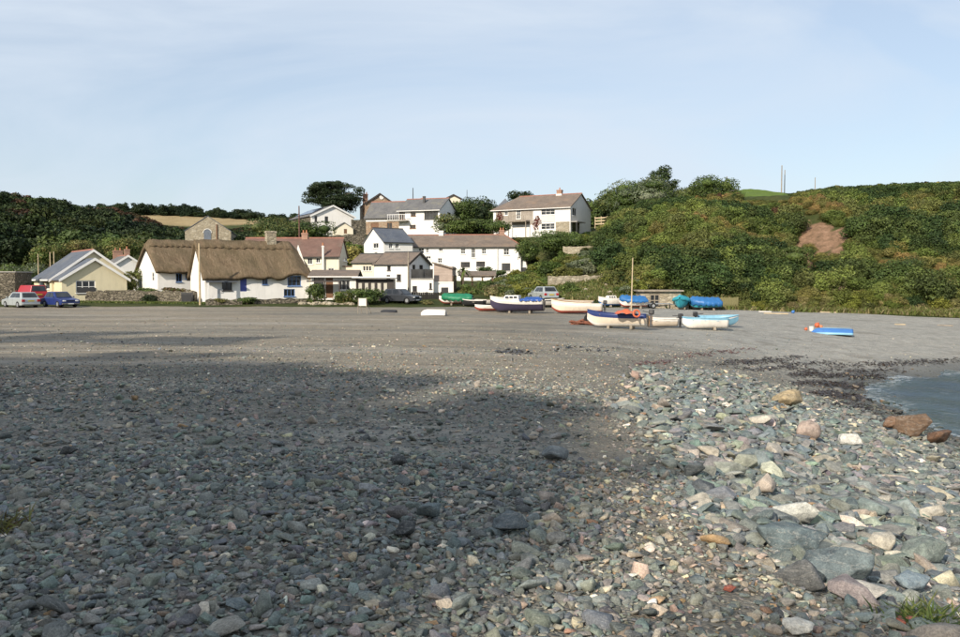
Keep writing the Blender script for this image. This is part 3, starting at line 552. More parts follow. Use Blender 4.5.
def shrub(px, row, Y, wpx, hpx, style, label, name='shrub', n=None, seed=None, leaf=None, cat='shrub', group=None, k=8, depth=1.0, stems=True):
    p = P(px, row, Y); sc_ = Y / F; w, h = wpx * sc_, hpx * sc_; r = np.random.default_rng(int(px * 13 + row * 7 + Y) if seed is None else seed)
    o = empty(name, p, label, cat, group); lf = leaf or max(.12, 1.6 * sc_)
    n = n or int(np.clip(14 * w * h * depth / lf ** 2, 250, 16000))
    pal = GREENS[style] if isinstance(style, str) else sum((GREENS[s] for s in style), [])
    Lb = make_lobes(w, w * depth, h, k, r); leaf_obj('crown', [lobe_leaves(Lb, n, lf, pal, r)], r, o, cores=[core_geo(Lb, pal, r, .5)])
    if stems:
        def f(bm):
            for i in range(4):
                a = i * 1.6 + seed_f(px); tube(bm, [(0, 0, -.5), (math.cos(a) * w * .06, math.sin(a) * w * .06, h * .2), (math.cos(a) * w * .2, math.sin(a) * w * .2, h * .55)], [.05 + h * .012, .04 + h * .008, .015], 5)
        one('stem', f, BARK, o)
    return o
def seed_f(x): return (x * .37) % 6.28
def tree(px, row, Y, wpx, hpx, style, label, kind='round', trunk=.3, n=None, k=12, leaf=None, name='tree', group=None):
    p = P(px, row, Y); s_ = Y / F; w, h = wpx * s_, hpx * s_; r = np.random.default_rng(int(px * 17 + Y * 3)); o = empty(name, p, label, 'tree', group); lf = leaf or max(.18, 1.8 * s_)
    def f(bm):
        tube(bm, [(0, 0, -1), (.05 * w, 0, h * trunk), (.03 * w, .03 * w, h * .75)], [h * .035, h * .025, h * .008], 8)
        for i in range(7):
            a = i * 2.4; z = h * (trunk * .7 + .06 * i); q = w * (.3 + .05 * (i % 3)); tube(bm, [(.03 * w, 0, z), (math.cos(a) * q * .5, math.sin(a) * q * .5, z + h * .12), (math.cos(a) * q, math.sin(a) * q, z + h * .2)], [h * .014, h * .01, h * .004], 5)
    one('trunk', f, BARK, o)
    if kind == 'cedar':          # flat plates of dark foliage with gaps of sky
        L = []
        for i in range(64):
            a = r.uniform(0, 6.283); z = h * r.uniform(.14, .95); q = w * .47 * math.sqrt(max(.02, 1 - ((z / h - .42) / .6) ** 2)) * r.uniform(.25, 1); L.append(((math.cos(a) * q, math.sin(a) * q, z + .1 * q), (w * r.uniform(.07, .15), w * r.uniform(.07, .14), h * r.uniform(.05, .12))))
        L += [((0, 0, h * .5), (w * .3, w * .3, h * .26)), ((-.22 * w, 0, h * .6), (w * .2, w * .2, h * .2)), ((.2 * w, 0, h * .45), (w * .22, w * .2, h * .2))]
    elif kind == 'palm':
        L = [((0, 0, h * .75), (w * .1, w * .1, h * .12))]
    else: L = [((a[0], a[1], a[2] + h * trunk * .4), (b[0], b[1], b[2] * (1 - trunk * .3))) for (a, b) in make_lobes(w, w * .9, h * (1 - trunk * .35), k, r, 1)]
    n = n or int(np.clip(15 * w * h / lf ** 2, 500, 18000)); pal = GREENS[style] if isinstance(style, str) else sum((GREENS[s] for s in style), [])
    leaf_obj('crown', [lobe_leaves(L, n, lf, pal, r, up=.3)], r, o, .5, cores=[core_geo(L, pal, r, .5)]); return o

# --- scrub and woodland read as one mass each: bushes of many small leaves, set out by geometry nodes
def leaf_mat_i():
    t = NT('scrub_leaves'); c = t.mix(1, t.n('ShaderNodeAttribute', attribute_name='col', attribute_type='INSTANCER').outputs['Color'], t.n('ShaderNodeAttribute', attribute_name='Col').outputs['Color'], 'MULTIPLY')
    t.fin(c, .6, .2); tr = t.n('ShaderNodeBsdfTranslucent', {'Color': c}); mx = t.n('ShaderNodeMixShader', {0: .14}); t.l(t.b.outputs[0], mx.inputs[1]); t.l(tr.outputs[0], mx.inputs[2]); t.l(mx.outputs[0], t.out.inputs['Surface']); return t.m
LEAF_I = leaf_mat_i()
def bush_shape(seed, n=2600, lf=.085):
    r = np.random.default_rng(seed); L_ = [((0, 0, .38), (.42, .42, .42))]
    for i in range(11):
        a = r.uniform(0, 6.283); q = r.uniform(.15, .42); L_.append(((math.cos(a) * q, math.sin(a) * q, r.uniform(.2, .72)), (r.uniform(.13, .24),) * 2 + (r.uniform(.12, .22),)))
    c, nn, s_, cl = lobe_leaves(L_, n, lf, [(.75,) * 3, (1,) * 3, (1.3, 1.28, 1.1)], r, up=.35, inner=.6); k = c[:, 2] > -.05
    v, q = leaves_geo(c[k], nn[k], s_[k], r, .55); return quads(bpy.data.meshes.new('bush_shape'), v, q, {'Col': np.repeat(cl[k], 4, 0)})
BUSHES = [bush_shape(500 + i) for i in range(9)]
FINE = [bush_shape(530 + i, 5200, .055) for i in range(6)]
def mass(name, label, n, region, size, style_f, per, lf, seed, hfac=.8, cat='scrub', zoff=0, mask=None, power=1.0, sky=None, fine=False, at=None, sized=False):
    r = np.random.default_rng(seed)
    if at is None:
        px = r.uniform(region[0], region[1], n); Y = (region[2] ** (power + 1) + r.random(n) * (region[3] ** (power + 1) - region[2] ** (power + 1))) ** (1 / (power + 1)); X = (px - CX) / F * Y; Z = T(X, Y)
    else: X, Y, Z = (np.array(q, float) for q in zip(*at)); px = CX + F * X / np.maximum(Y, 1); n = len(X)
    row = CY - F * np.tan(np.arctan2(Z - EYE, np.maximum(Y, 1)) + TH)
    keep = np.ones(n, bool) if mask is None else mask(px, row, X, Y, r); PT, RO, SL_, CL = [], [], [], []
    for i in np.nonzero(keep)[0]:
        s = size * math.exp(np.clip(r.normal(0, .35), -.7, .5)); st_ = style_f(px[i], row[i], X[i], Y[i], r); s *= SIZE_R.get(st_, 1) if sized else 1; hh = s * hfac * r.uniform(.75, 1.25)
        if sky is not None:
            mxh = (zrow(float(np.interp(px[i], *sky)), Y[i]) - Z[i]) * r.uniform(.82, 1.05)
            if mxh < .35: continue
            if hh > mxh: s *= max(.5, mxh / hh); hh = mxh
        g = GREENS[st_]; PT.append((X[i], Y[i], Z[i] - .12 * hh + zoff)); RO.append((r.normal(0, .12), r.normal(0, .12), r.uniform(0, 6.283))); SL_.append((s * 1.15, s * 1.15, hh * 1.05)); CL.append(np.array(g[r.integers(0, len(g))]) * r.uniform(.8, 1.2))
    o = instanced(name, np.array(PT), np.array(RO), np.array(SL_), np.array(CL), FINE if fine else BUSHES, LEAF_I, None); return tag(o, label, cat, None, 'stuff')
def vn(a, b, s, k): return math.sin(a / s + k) * math.cos(b / s * 1.3 + 2 * k) + .5 * math.sin(a / s * 2.7 + b / s * 1.9 + k)
def st_right(px, row, X, Y, r):
    v = vn(X, Y * 1.5, 7.5, 1) + r.normal(0, .22); u = vn(X, Y * 1.4, 5.0, 4) + r.normal(0, .25)
    if row > 299 and r.random() < .6: return r.choice(['yellow', 'straw', 'lawn', 'olive'])
    if u > 1.05: return 'russet' if r.random() < .6 else 'bracken'
    if px > 860 and row < 290: v -= .45
    return 'dark' if v < -.45 else 'fresh' if v < -.05 else 'olive' if v < .6 else 'bracken' if u < .2 else 'fresh'
SIZE_R = dict(dark=1.45, fresh=1.15, bracken=.7, olive=.75, russet=.7, yellow=.8, straw=.6, lawn=.6, mid=1)
def mk_right(px, row, X, Y, r):
    e = scar_p(px, row) * (Y < 135); return ((e < .2) | ((r.random(len(px)) < .1) & (e < .7)))  & ~((px > 700) & (px < 744) & (Y < 83.5)) & ~((px > 634) & (px < 692) & (Y < 84.5)) & ~((px > 742) & (px < 786) & (Y > 123)) & ~((px < 640) & (row > 233) & (px < 608)) & ~((px < 655) & (px > 600) & (Y < 92))
SKY_R = ([596, 610, 640, 690, 720, 735, 742, 788, 794, 830, 880, 925, 960, 1240], [208, 200, 195, 192, 190, 190, 199, 199, 191, 185, 182, 180, 179, 178])
SKY_L = ([-280, 0, 60, 130, 165, 200, 255, 300, 330], [184, 186, 194, 207, 224, 227, 228, 215, 222])
SKY_V = ([455, 480, 500, 520, 540, 560, 600, 640, 720], [199, 196, 199, 191, 193, 192, 188, 188, 188])
mass('hillside_scrub', 'dense green and brown scrub covering the slope above the boats', 5600, (596, 1240, 80.5, 128), 1.75, st_right, 125, .25, 21, .95, mask=mk_right, sky=SKY_R, sized=True, fine=True)
mass('hilltop_scrub', 'low dark scrub along the crest of the right-hand hill', 500, (790, 1240, 122, 134), 2.3, lambda p, q, X, Y, r: r.choice(['dark', 'dark', 'dark', 'olive'] if p < 925 else ['russet', 'olive', 'dark']), 150, .28, 22, .7, sky=SKY_R)
def st_left(px, row, X, Y, r):
    v = vn(X, Y, 17, 2) + r.normal(0, .5)
    return 'woodr' if (row < 240 and v > .1 and px > 15 and r.random() < .7) else 'cyp' if v < .1 else 'wood' if v < .9 else 'dark'
mass('valley_wood', 'dark autumn wood covering the hillside behind the bungalow', 1950, (-280, 330, 135, 285), 5.6, st_left, 170, .72, 23, .9, 'wood', sky=SKY_L, mask=lambda p, q, X, Y, r: (q > 150) & ~((p > 275) & (Y < 175)))
mass('field_hedge', 'dark hedge line along the far edge of the brown field', 150, (100, 300, 405, 440), 4.5, lambda p, q, X, Y, r: 'cyp', 60, .8, 24, .8, 'hedge')
mass('village_undergrowth', 'mixed green undergrowth on the banks between the houses', 1000, (330, 645, 82, 134), 1.4, lambda p, q, X, Y, r: r.choice(['mid', 'olive', 'dark', 'yellow', 'grey']), 75, .2, 25, .7,
     mask=lambda p, q, X, Y, r: ((p > 505) & (Y < 131) & ~((p > 600) & (Y > 92)) & ~((p < 560) & (Y < 85)) & ~((p > 540) & (p < 616) & ((q > 244) & (q < 262) | (q > 276) & (Y < 91.5)) & (r.random(len(p)) < .85)) & ~((p > 535) & (r.random(len(p)) < .35))) | ((p > 440) & (Y < 108) & (Y > 92) & (p > 495)) | ((Y > 124) & (Y < 131) & (p > 390) & (p < 520)))
mass('hilltop_wood', 'dark treetops along the skyline behind the upper houses', 170, (455, 720, 148, 172), 4.4, lambda p, q, X, Y, r: r.choice(['cyp', 'dark', 'dark', 'mid']), 210, .4, 26, 1.3, 'wood', sky=SKY_V, mask=lambda p, q, X, Y, r: r.random(len(p)) < np.where(p < 500, .7, 1))
mass('lane_hedge', 'dark hedge bank behind the red roofed house', 150, (225, 360, 118, 136), 3.0, lambda p, q, X, Y, r: r.choice(['dark', 'dark', 'olive', 'mid']), 170, .32, 27, .9, 'hedge', sky=([225, 250, 275, 300, 330, 360], [232, 222, 214, 222, 234, 238]), mask=lambda p, q, X, Y, r: Y < 136 - (p > 300) * 8)
r_h = np.random.default_rng(77); hp = []
for p in RIDGE:
    for _ in range(9): hp.append((p.x + r_h.normal(0, 1.8), p.y + r_h.normal(0, 1.8), p.z - 1.4 + min(6.0, r_h.exponential(1.9))))  # unseen clumps added along the ridge to soften the shade edge
for gx, gy, ex in ((-15.5, 37, 11.5), (-19.5, 38, 12), (-23.5, 39, 12), (-12.5, 36, 11), (-28, 40, 12.5), (-33, 40, 12.5)):  # trunkless clumps added high up to throw a second band of shade
    H0 = 45 + ex; q = Vector((gx, gy)) + S_H * (H0 / math.tan(SUN_EL))
    for _ in range(8): hp.append((q.x + r_h.normal(0, 2.2), q.y + r_h.normal(0, 1.4), H0 + r_h.normal(0, 1.0) - 1))
mass('shade_clumps', 'unseen bush clumps added behind the viewpoint to soften and band the shade', 0, None, 1.9, lambda p, q, X, Y, r: 'dark', 0, 0, 78, .8, at=hp)
# grass and weeds: foot of the right slope, edge of the car park, in front of the cottages
def grass(name, label, pts, h, style, seed, cat='grass', bw=.03, lean=.35, kind='stuff', n_blade=9, spread=.22):
    r = np.random.default_rng(seed); B = np.repeat(np.array(pts, float), n_blade, 0); n = len(B); B[:, :2] += r.normal(0, spread, (n, 2))
    d = unit(np.stack([r.normal(0, lean, n), r.normal(0, lean, n), np.ones(n)], 1)); L_ = h * r.uniform(.5, 1.3, (n, 1)); s = unit(np.cross(d, r.normal(size=(n, 3)))) * bw * r.uniform(.6, 1.3, (n, 1))
    mid = B + d * L_ * .55; tip = B + d * L_ + np.stack([d[:, 0], d[:, 1], -.25 * np.ones(n)], 1) * L_ * .35
    v = np.stack([B - s, B + s, mid + s * .8, mid - s * .8, tip + s * .05, tip - s * .05], 1).reshape(-1, 3); i = np.arange(n)[:, None] * 6
    q = np.concatenate([i + np.array([[0, 1, 2, 3]]), i + np.array([[3, 2, 4, 5]])]); p = np.array(GREENS[style] if isinstance(style, str) else sum((GREENS[x] for x in style), [])); c = np.repeat(p[r.integers(0, len(p), n)] * r.uniform(.7, 1.3, (n, 1)), 6, 0)
    return tag(link(name, quads(bpy.data.meshes.new(name), v, q, {'Col': c}), LEAF), label, cat, None, kind)
def edge_pts(px0, px1, f, n, dy, seed):
    r = np.random.default_rng(seed); px = r.uniform(px0, px1, n); Y = f(px) + r.uniform(-dy, dy, n); X = (px - CX) / F * Y; return np.stack([X, Y, np.maximum(G(X, Y), T(X, Y)) - .03], 1)
grass('slope_foot_grass', 'yellow green grass along the foot of the right-hand slope', edge_pts(660, 1120, lambda p: np.interp(p, [660, 740, 870, 960], [82.5, 82.5, 81.8, 80.2]), 6400, 2.2, 31), .5, ['lawn', 'lawn', 'straw'], 32, bw=.07)
grass('garden_weeds', 'rough grass and weeds on the bank behind the boats', edge_pts(500, 645, lambda p: 86.5, 2600, 4.5, 35), .45, ['olive', 'lawn', 'mid', 'straw'], 36, bw=.06)
grass('verge_grass', 'thin strip of green grass along the edge of the car park', edge_pts(60, 420, lambda p: np.interp(p, [60, 200, 300, 420], [85.3, 81.2, 82.5, 83]), 1500, .5, 33), .22, ['lawn', 'mid'], 34, bw=.05)
# ------------------------------------------------------------------ buildings
class House:
    def __init__(s, name, label, pA, YA, ang, length, depth, zb, ze, zr, wall, cat='house', group=None, from_right=False):
        a = R(ang); s.t = Vector((math.cos(a), math.sin(a))); s.n = Vector((-math.sin(a), math.cos(a)))
        p = XY(pA, YA); s.A = p - s.t * length if from_right else p
        s.L, s.D, s.zb, s.ze, s.zr = length, depth, zb, ze, zr; s.wm = wall
        s.root = empty(name, (s.A.x, s.A.y, zb), label, cat, group, rz=a)
        s.holes = {'front': [], 'left': [], 'right': []}
    def wl(s, side):      # wall frame in local coordinates: origin, along, out
        return {'front': (Vector((0, 0)), Vector((1, 0)), Vector((0, -1))), 'right': (Vector((s.L, 0)), Vector((0, 1)), Vector((1, 0))), 'left': (Vector((0, s.D)), Vector((0, -1)), Vector((-1, 0))), 'back': (Vector((s.L, s.D)), Vector((-1, 0)), Vector((0, 1)))}[side]
    def on(s, side, px, row, off=0):
        o, a, out = s.wl(side); o = o + out * off; W = lambda v: s.t * v.x + s.n * v.y
        O = s.A + W(o); nrm = W(out); d = ray(px, row); k = (O.x * nrm.x + O.y * nrm.y) / (d.x * nrm.x + d.y * nrm.y)
        h = Vector((0, 0, EYE)) + d * k; return (Vector((h.x, h.y)) - O).dot(W(a)), h.z - s.zb
    def hole(s, side, x0, r0, x1, r1, **k):
        u0, v0 = s.on(side, x0, r1); u1, v1 = s.on(side, x1, r0)
        if u0 > u1: u0, u1 = u1, u0
        Lw = s.L if side == 'front' else s.D; u0 = max(u0, .12); u1 = min(u1, Lw - .12); v0 = max(v0, .02); top_ = k.pop('vmax', None) or (s.ze - s.zb - .06); v1 = min(v1, top_)
        if u1 - u0 < .25 or v1 - v0 < .25: return
        s.holes[side].append((u0, u1, v0, v1, k))
    def walls(s, gables=('left', 'right'), extra_top=0.0, name='wall'):
        bm = bmesh.new(); H = s.ze - s.zb + extra_top; Pk = s.zr - s.zb
        for side in ('front', 'right', 'left', 'back'):
            o, a, out = s.wl(side); Lw = s.L if side in ('front', 'back') else s.D; hs = s.holes.get(side, [])
            us = sorted({0, Lw, *[h[0] for h in hs], *[h[1] for h in hs]}); vs_ = sorted({-.8, H, *[h[2] for h in hs], *[h[3] for h in hs]})
            def pt(u, v, dpt=0): q = o + a * u - out * dpt; return Vector((q.x, q.y, v))
            for u0, u1 in zip(us, us[1:]):
                for v0, v1 in zip(vs_, vs_[1:]):
                    um, vm = (u0 + u1) / 2, (v0 + v1) / 2
                    if any(h[0] < um < h[1] and h[2] < vm < h[3] for h in hs): continue
                    bm.faces.new([bm.verts.new(pt(*q)) for q in ((u0, v0), (u1, v0), (u1, v1), (u0, v1))])
            for u0, u1, v0, v1, k in hs:
                for q0, q1 in (((u0, v0), (u1, v0)), ((u1, v0), (u1, v1)), ((u1, v1), (u0, v1)), ((u0, v1), (u0, v0))):
                    bm.faces.new([bm.verts.new(x) for x in (pt(*q0), pt(*q1), pt(*q1, .12), pt(*q0, .12))])
            if side in gables: bm.faces.new([bm.verts.new(pt(*q)) for q in ((0, H), (Lw, H), (Lw / 2, Pk - .03))])
        bmesh.ops.remove_doubles(bm, verts=bm.verts, dist=.0005)
        bm.normal_update(); uvproj(bm)
        me = bpy.data.meshes.new(name); bm.to_mesh(me); bm.free(); o_ = link(name, me, s.wm, s.root)
        for side in s.holes:
            for h in s.holes[side]: s.window(side, *h)
        return o_
    def mtx(s, side):
        o, a, out = s.wl(side); return Matrix(((a.x, out.x, 0, o.x), (a.y, out.y, 0, o.y), (0, 0, 1, 0), (0, 0, 0, 1)))
    def window(s, side, u0, u1, v0, v1, k):
        M = s.mtx(side); kind = k.get('kind', 'window'); fm = k.get('frame', FRAME_W); fw = k.get('fw', .07); nx, ny = k.get('nx', 2), k.get('ny', 1)
        if kind == 'door':
            def f(bm):
                box(bm, u0, u1, -.12, -.07, v0, v1, M)
                for i in range(2):
                    z0 = v0 + (v1 - v0) * (.08 + .46 * i); box(bm, u0 + (u1 - u0) * .15, u1 - (u1 - u0) * .15, -.07, -.05, z0, z0 + (v1 - v0) * .38, M)
            d = one('door', f, fm, s.root); one('handle', lambda bm: box(bm, u1 - .16, u1 - .1, -.069, -.02, v0 + (v1 - v0) * .45, v0 + (v1 - v0) * .52, M), DARKMET, d); return
        if kind == 'panel': one('panel', lambda bm: box(bm, u0, u1, -.12, -.04, v0, v1, M), fm, s.root); return
        def fr(bm):
            for a, b, c, d in ((u0, u0 + fw, v0, v1), (u1 - fw, u1, v0, v1), (u0 + fw, u1 - fw, v0, v0 + fw), (u0 + fw, u1 - fw, v1 - fw, v1)): box(bm, a, b, -.12, -.05, c, d, M)
            for i in range(1, nx): x = u0 + (u1 - u0) * i / nx; box(bm, x - fw * .35, x + fw * .35, -.11, -.06, v0 + fw, v1 - fw, M)
            for i in range(1, ny): z = v0 + (v1 - v0) * i / ny; box(bm, u0 + fw, u1 - fw, -.112, -.062, z - fw * .3, z + fw * .3, M)
        wdw = one('window', fr, fm, s.root)
        one('pane', lambda bm: box(bm, u0 + .01, u1 - .01, -.118, -.1, v0 + .01, v1 - .01, M), GLASS, wdw)
        if k.get('sill', True): one('sill', lambda bm: box(bm, u0 - .06, u1 + .06, -.04, .09, v0 - .08, v0 - .003, M), k.get('sillm', fm), wdw)
    def roof(s, mat, ridge='along', o=.25, vo=.2, th=.12, hipL=0, hipR=0, zr=None, ridge_mat=None, name='roof', barge=None, gutter=True, capw=.13):
        Pk = (zr or s.zr) - s.zb; H = s.ze - s.zb; L, D = s.L, s.D
        if ridge == 'along':
            sl = (Pk - H) / (D / 2); e = H - o * sl
            r0, r1 = (hipL if hipL else -vo), (L - hipR if hipR else L + vo)
            x0, x1 = (-o if hipL else -vo), (L + o if hipR else L + vo)
            polys = [[(x0, -o, e), (x1, -o, e), (r1, D / 2, Pk), (r0, D / 2, Pk)], [(x1, D + o, e), (x0, D + o, e), (r0, D / 2, Pk), (r1, D / 2, Pk)]]
            if hipR: polys.append([(x1, -o, e), (x1, D + o, e), (r1, D / 2, Pk)])
            if hipL: polys.append([(x0, D + o, e), (x0, -o, e), (r0, D / 2, Pk)])
            ra, rb = Vector((r0, D / 2, Pk)), Vector((r1, D / 2, Pk))
        else:
            sl = (Pk - H) / (L / 2); e = H - o * sl
            polys = [[(-o, D + vo, e), (-o, -vo, e), (L / 2, -vo, Pk), (L / 2, D + vo, Pk)], [(L + o, -vo, e), (L + o, D + vo, e), (L / 2, D + vo, Pk), (L / 2, -vo, Pk)]]
            ra, rb = Vector((L / 2, -vo, Pk)), Vector((L / 2, D + vo, Pk))
        bm = bmesh.new()
        for p in polys: bm.faces.new([bm.verts.new(q) for q in p])
        bmesh.ops.remove_doubles(bm, verts=bm.verts, dist=.001); bm.normal_update()
        if sum(f.normal.z for f in bm.faces) < 0: bmesh.ops.reverse_faces(bm, faces=bm.faces)
        low = {}
        for v in list(bm.verts): low[v] = bm.verts.new(v.co - Vector((0, 0, th)))
        be = [e_ for e_ in bm.edges if len(e_.link_faces) == 1]
        for f in list(bm.faces): bm.faces.new([low[v] for v in reversed(f.verts)])
        for e_ in be: a, b = e_.verts; bm.faces.new((a, b, low[b], low[a]))
        rf = build(name, bm, mat, s.root); rf.location.z = th + .01
        up = th + .01
        if ridge_mat:
            d = (rb - ra).normalized(); sd_ = Vector((-d.y, d.x, 0)) * capw
            def f(bm): prism(bm, [ra + sd_ + Vector((0, 0, up - capw * sl * .9)), ra + Vector((0, 0, up + .09)), ra - sd_ + Vector((0, 0, up - capw * sl * .9))], d, (rb - ra).length)
            one('ridge_tiles', f, ridge_mat, s.root)
            if hipR and ridge == 'along':
                for yy_ in (-o, D + o): one('hip_tiles', lambda bm: tube(bm, [rb + Vector((0, 0, up + .03)), (x1, yy_, e + up + .03)], .09, 6), ridge_mat, s.root)
        if barge:
            if ridge == 'front':
                for sx in (-1, 1):
                    a_ = Vector((L / 2 + sx * (L / 2 + o), -vo - .03, e)); b_ = Vector((L / 2, -vo - .03, Pk))
                    one('bargeboard', lambda bm: prism(bm, [a_ + Vector((0, 0, up + .02)), b_ + Vector((0, 0, up + .02)), b_ - Vector((0, 0, .14)), a_ - Vector((0, 0, .14))], (0, 1, 0), -.04), barge, s.root)
            else:
                for gx in barge_sides(s, hipL, hipR):
                    x = -vo - .04 if gx == 'left' else L + vo + .003
                    for sy in (-1, 1):
                        a_ = Vector((x, D / 2 + sy * (D / 2 + o), e)); b_ = Vector((x, D / 2, Pk))
                        one('bargeboard', lambda bm: prism(bm, [a_ + Vector((0, 0, up + .02)), b_ + Vector((0, 0, up + .02)), b_ - Vector((0, 0, .14)), a_ - Vector((0, 0, .14))], (1, 0, 0), .037), barge, s.root)
        if gutter and ridge == 'along': one('gutter', lambda bm: box(bm, x0, x1, -o - .1, -o - .004, e - .04, e + .06), gutter if gutter is not True else GUTTER, s.root)
        return rf
    def chimney(s, u, w_, w=.6, d=.5, z0=0, z1=1.2, mat=None, pots=2, name='chimney'):
        c = one(name, lambda bm: (box(bm, u - w / 2, u + w / 2, w_ - d / 2, w_ + d / 2, z0, z1), box(bm, u - w / 2 - .05, u + w / 2 + .05, w_ - d / 2 - .05, w_ + d / 2 + .05, z1 - .18, z1 - .05)), mat or CHIM, s.root)
        for i in range(pots):
            x = u + (i - (pots - 1) / 2) * w * .5; one('chimney_pot', lambda bm: tube(bm, [(x, w_, z1 - .02), (x, w_, z1 + .3), (x, w_, z1 + .36)], [.11, .09, .11], 8), TERRA, c)
        return c
    def part(s, name, mat, *boxes, bev=0, parent=None): return one(name, lambda bm: [box(bm, *b) for b in boxes], mat, parent or s.root, bev=bev)
def barge_sides(s, hl, hr): return ([] if hl else ['left']) + ([] if hr else ['right'])
def thatch_roof(s, o=.45, vo=.3, th=.34, lift=None, seed=1, halfhip=(0, 0)):
    r = np.random.default_rng(seed); Pk, H, L, D = s.zr - s.zb, s.ze - s.zb, s.L, s.D; nu, nv = 44, 9; bm = bmesh.new(); sl = (Pk - H) / (D / 2); rings = []
    for i in range(nu + 1):
        u = -vo + (L + 2 * vo) * i / nu; ring = []
        for sgn in (-1, 1):
            for j in range(nv + 1):
                f = j / nv if sgn < 0 else 1 - j / nv
                if sgn > 0 and j == 0: continue
                y = D / 2 + sgn * (D / 2 + o) * (1 - f); z = H - o * sl + (Pk - H + o * sl) * f
                if sgn < 0 and lift: z += lift(u) * (1 - f) ** 2
                z -= .12 * f ** 8; uu = u
                hh = halfhip[0] if i < nu / 2 else halfhip[1]
                if hh: e_ = (u + vo) if i < nu / 2 else (L + vo - u); z -= max(0, hh - e_) * 1.1 * f ** 1.5
                z += .025 * math.sin(u * 1.7 + seed) + .02 * math.sin(u * 4.1 + f * 5) + r.normal(0, .012)
                ring.append(Vector((uu, y, z + th * .75)))
        rings.append(ring)
    vr = [[bm.verts.new(p) for p in ring] for ring in rings]; vb = [[bm.verts.new(p - Vector((0, 0, th))) for p in ring] for ring in rings]; m = len(vr[0])
    for a, b, a2, b2 in zip(vr, vr[1:], vb, vb[1:]):
        for k in range(m - 1): bm.faces.new((a[k], b[k], b[k + 1], a[k + 1])); bm.faces.new((a2[k], a2[k + 1], b2[k + 1], b2[k]))
        bm.faces.new((a[0], a2[0], b2[0], b[0])); bm.faces.new((a[-1], b[-1], b2[-1], a2[-1]))
    for q, q2 in ((vr[0], vb[0]), (vr[-1], vb[-1])):
        for k in range(m - 1): bm.faces.new((q[k], q[k + 1], q2[k + 1], q2[k]))
    ro = build('thatched_roof', bm, THATCH, s.root, True)
    # the raised ridge course, its scalloped lower edge a little proud of the coat
    bm = bmesh.new(); R2 = []
    for i in range(nu + 1):
        c = rings[i][nv]; dn = 1.2 + .12 * math.sin(i * 2.1)
        R2.append([bm.verts.new(Vector((c.x, D / 2 + sg * q * .8, c.z + .16 - q * .8 * sl * .9 - (.02 if q else 0)))) for sg, q in ((-1, dn), (-1, dn * .5), (1, 0), (1, dn * .5), (1, dn))])
    for a, b in zip(R2, R2[1:]):
        for k in range(4): bm.faces.new((a[k], b[k], b[k + 1], a[k + 1]))
    rc = build('ridge_course', bm, THATCH, s.root, True); sm = rc.modifiers.new('thick', 'SOLIDIFY'); sm.thickness = .09; sm.offset = -1
    return ro
def lathe_post(name, p, h, rad, mat, label, cat, group=None, arms=None):
    o = one(name, lambda bm: tube(bm, [(0, 0, -.3), (0, 0, h * .5), (0, 0, h)], [rad, rad * .9, rad * .75], 8), mat); o.location = p; tag(o, label, cat, group); return o

# 1 pale yellow bungalow
b = House('bungalow', 'pale yellow bungalow with slate roof and white gable boards beside the parked cars', 52, 87, 38, 8.2, 9.5, .35, 2.75, 5.75, YEL)
for h in ((30, 281, 34, 288), (45, 281, 49.5, 289)): b.hole('left', *h, nx=1)
b.hole('left', 38.5, 281, 43, 294, kind='door', frame=FRAME_W)
b.walls(('front', 'back')); b.roof(SLATE_D, 'front', .35, .3, ridge_mat=RIDGE_RED, barge=FRAME_W)
b.part('fascia', FRAME_W, (-.42, -.36, 0, 9.5, 2.15, 2.32))
w2 = House('porch_wing', 'x', 62, 84.2, 38, 6.3, 5, .35, 2.72, 4.75, YEL); 
w2.hole('front', 76, 280.5, 95.5, 293, nx=3, ny=2, fw=.09); w2.walls(('front', 'back')); w2.roof(SLATE_D, 'front', .3, .25, barge=FRAME_W)
w2.part('panel', GUTTER, (1.42, 3.2, -.05, -.01, .75, 1.45))
for k in ('label', 'category'): del w2.root[k]
mw = b.root.matrix_basis.inverted() @ w2.root.matrix_basis; w2.root.parent = b.root; w2.root.matrix_basis = mw; w2.root.name = 'wing'
# 2 white house behind the bungalow
h = House('cottage', 'small white gabled house with red chimneys behind the yellow bungalow', 112, 106, 34, 4.0, 7, 1.2, zrow(266, 106), zrow(256, 107), WHITE)
h.walls(('front', 'back')); h.roof(SLATE, 'front', .25, .2, ridge_mat=RIDGE_RED, barge=FRAME_W)
h.chimney(2.0, .5, z0=3.6, z1=h.zr - h.zb + .9, pots=1); h.chimney(2.0, 6.4, w=1.2, z0=3.6, z1=h.zr - h.zb + .9, pots=2)
# 3 and 4 thatched cottages
c1 = House('thatched_cottage', 'smaller white thatched cottage whose bare white gable faces the bungalow', 158, 88, 38, 8.4, 7, .4, 3.75, 6.75, WHITE)
c1.hole('front', 176, 273.5, 182, 282, frame=FRAME_B); c1.hole('front', 185.5, 273.5, 189, 279, nx=1, frame=FRAME_B); c1.hole('left', 151.8, 272.5, 154, 281, nx=1, ny=2, sill=False)
c1.walls(('left', 'right')); thatch_roof(c1, seed=2, halfhip=(.5, 0))
c2 = House('thatched_cottage', 'long white thatched cottage with blue windows and a stone chimney', 205, 82, 30, 10.6, 7, .35, 3.1, 6.45, WHITE)
c2.hole('front', 222, 281.5, 232, 290.5, nx=2, frame=FRAME_D); c2.hole('front', 240.3, 278, 246.6, 291.5, kind='door', frame=DOOR_B); c2.hole('front', 262.3, 277.5, 267.6, 284.5, frame=FRAME_B, fw=.06)
c2.hole('front', 287.6, 273, 301, 286, nx=3, ny=1, frame=FRAME_B); c2.hole('front', 284, 289, 295, 296.5, nx=3, frame=FRAME_B)
c2.walls(('left', 'right'), extra_top=.0)
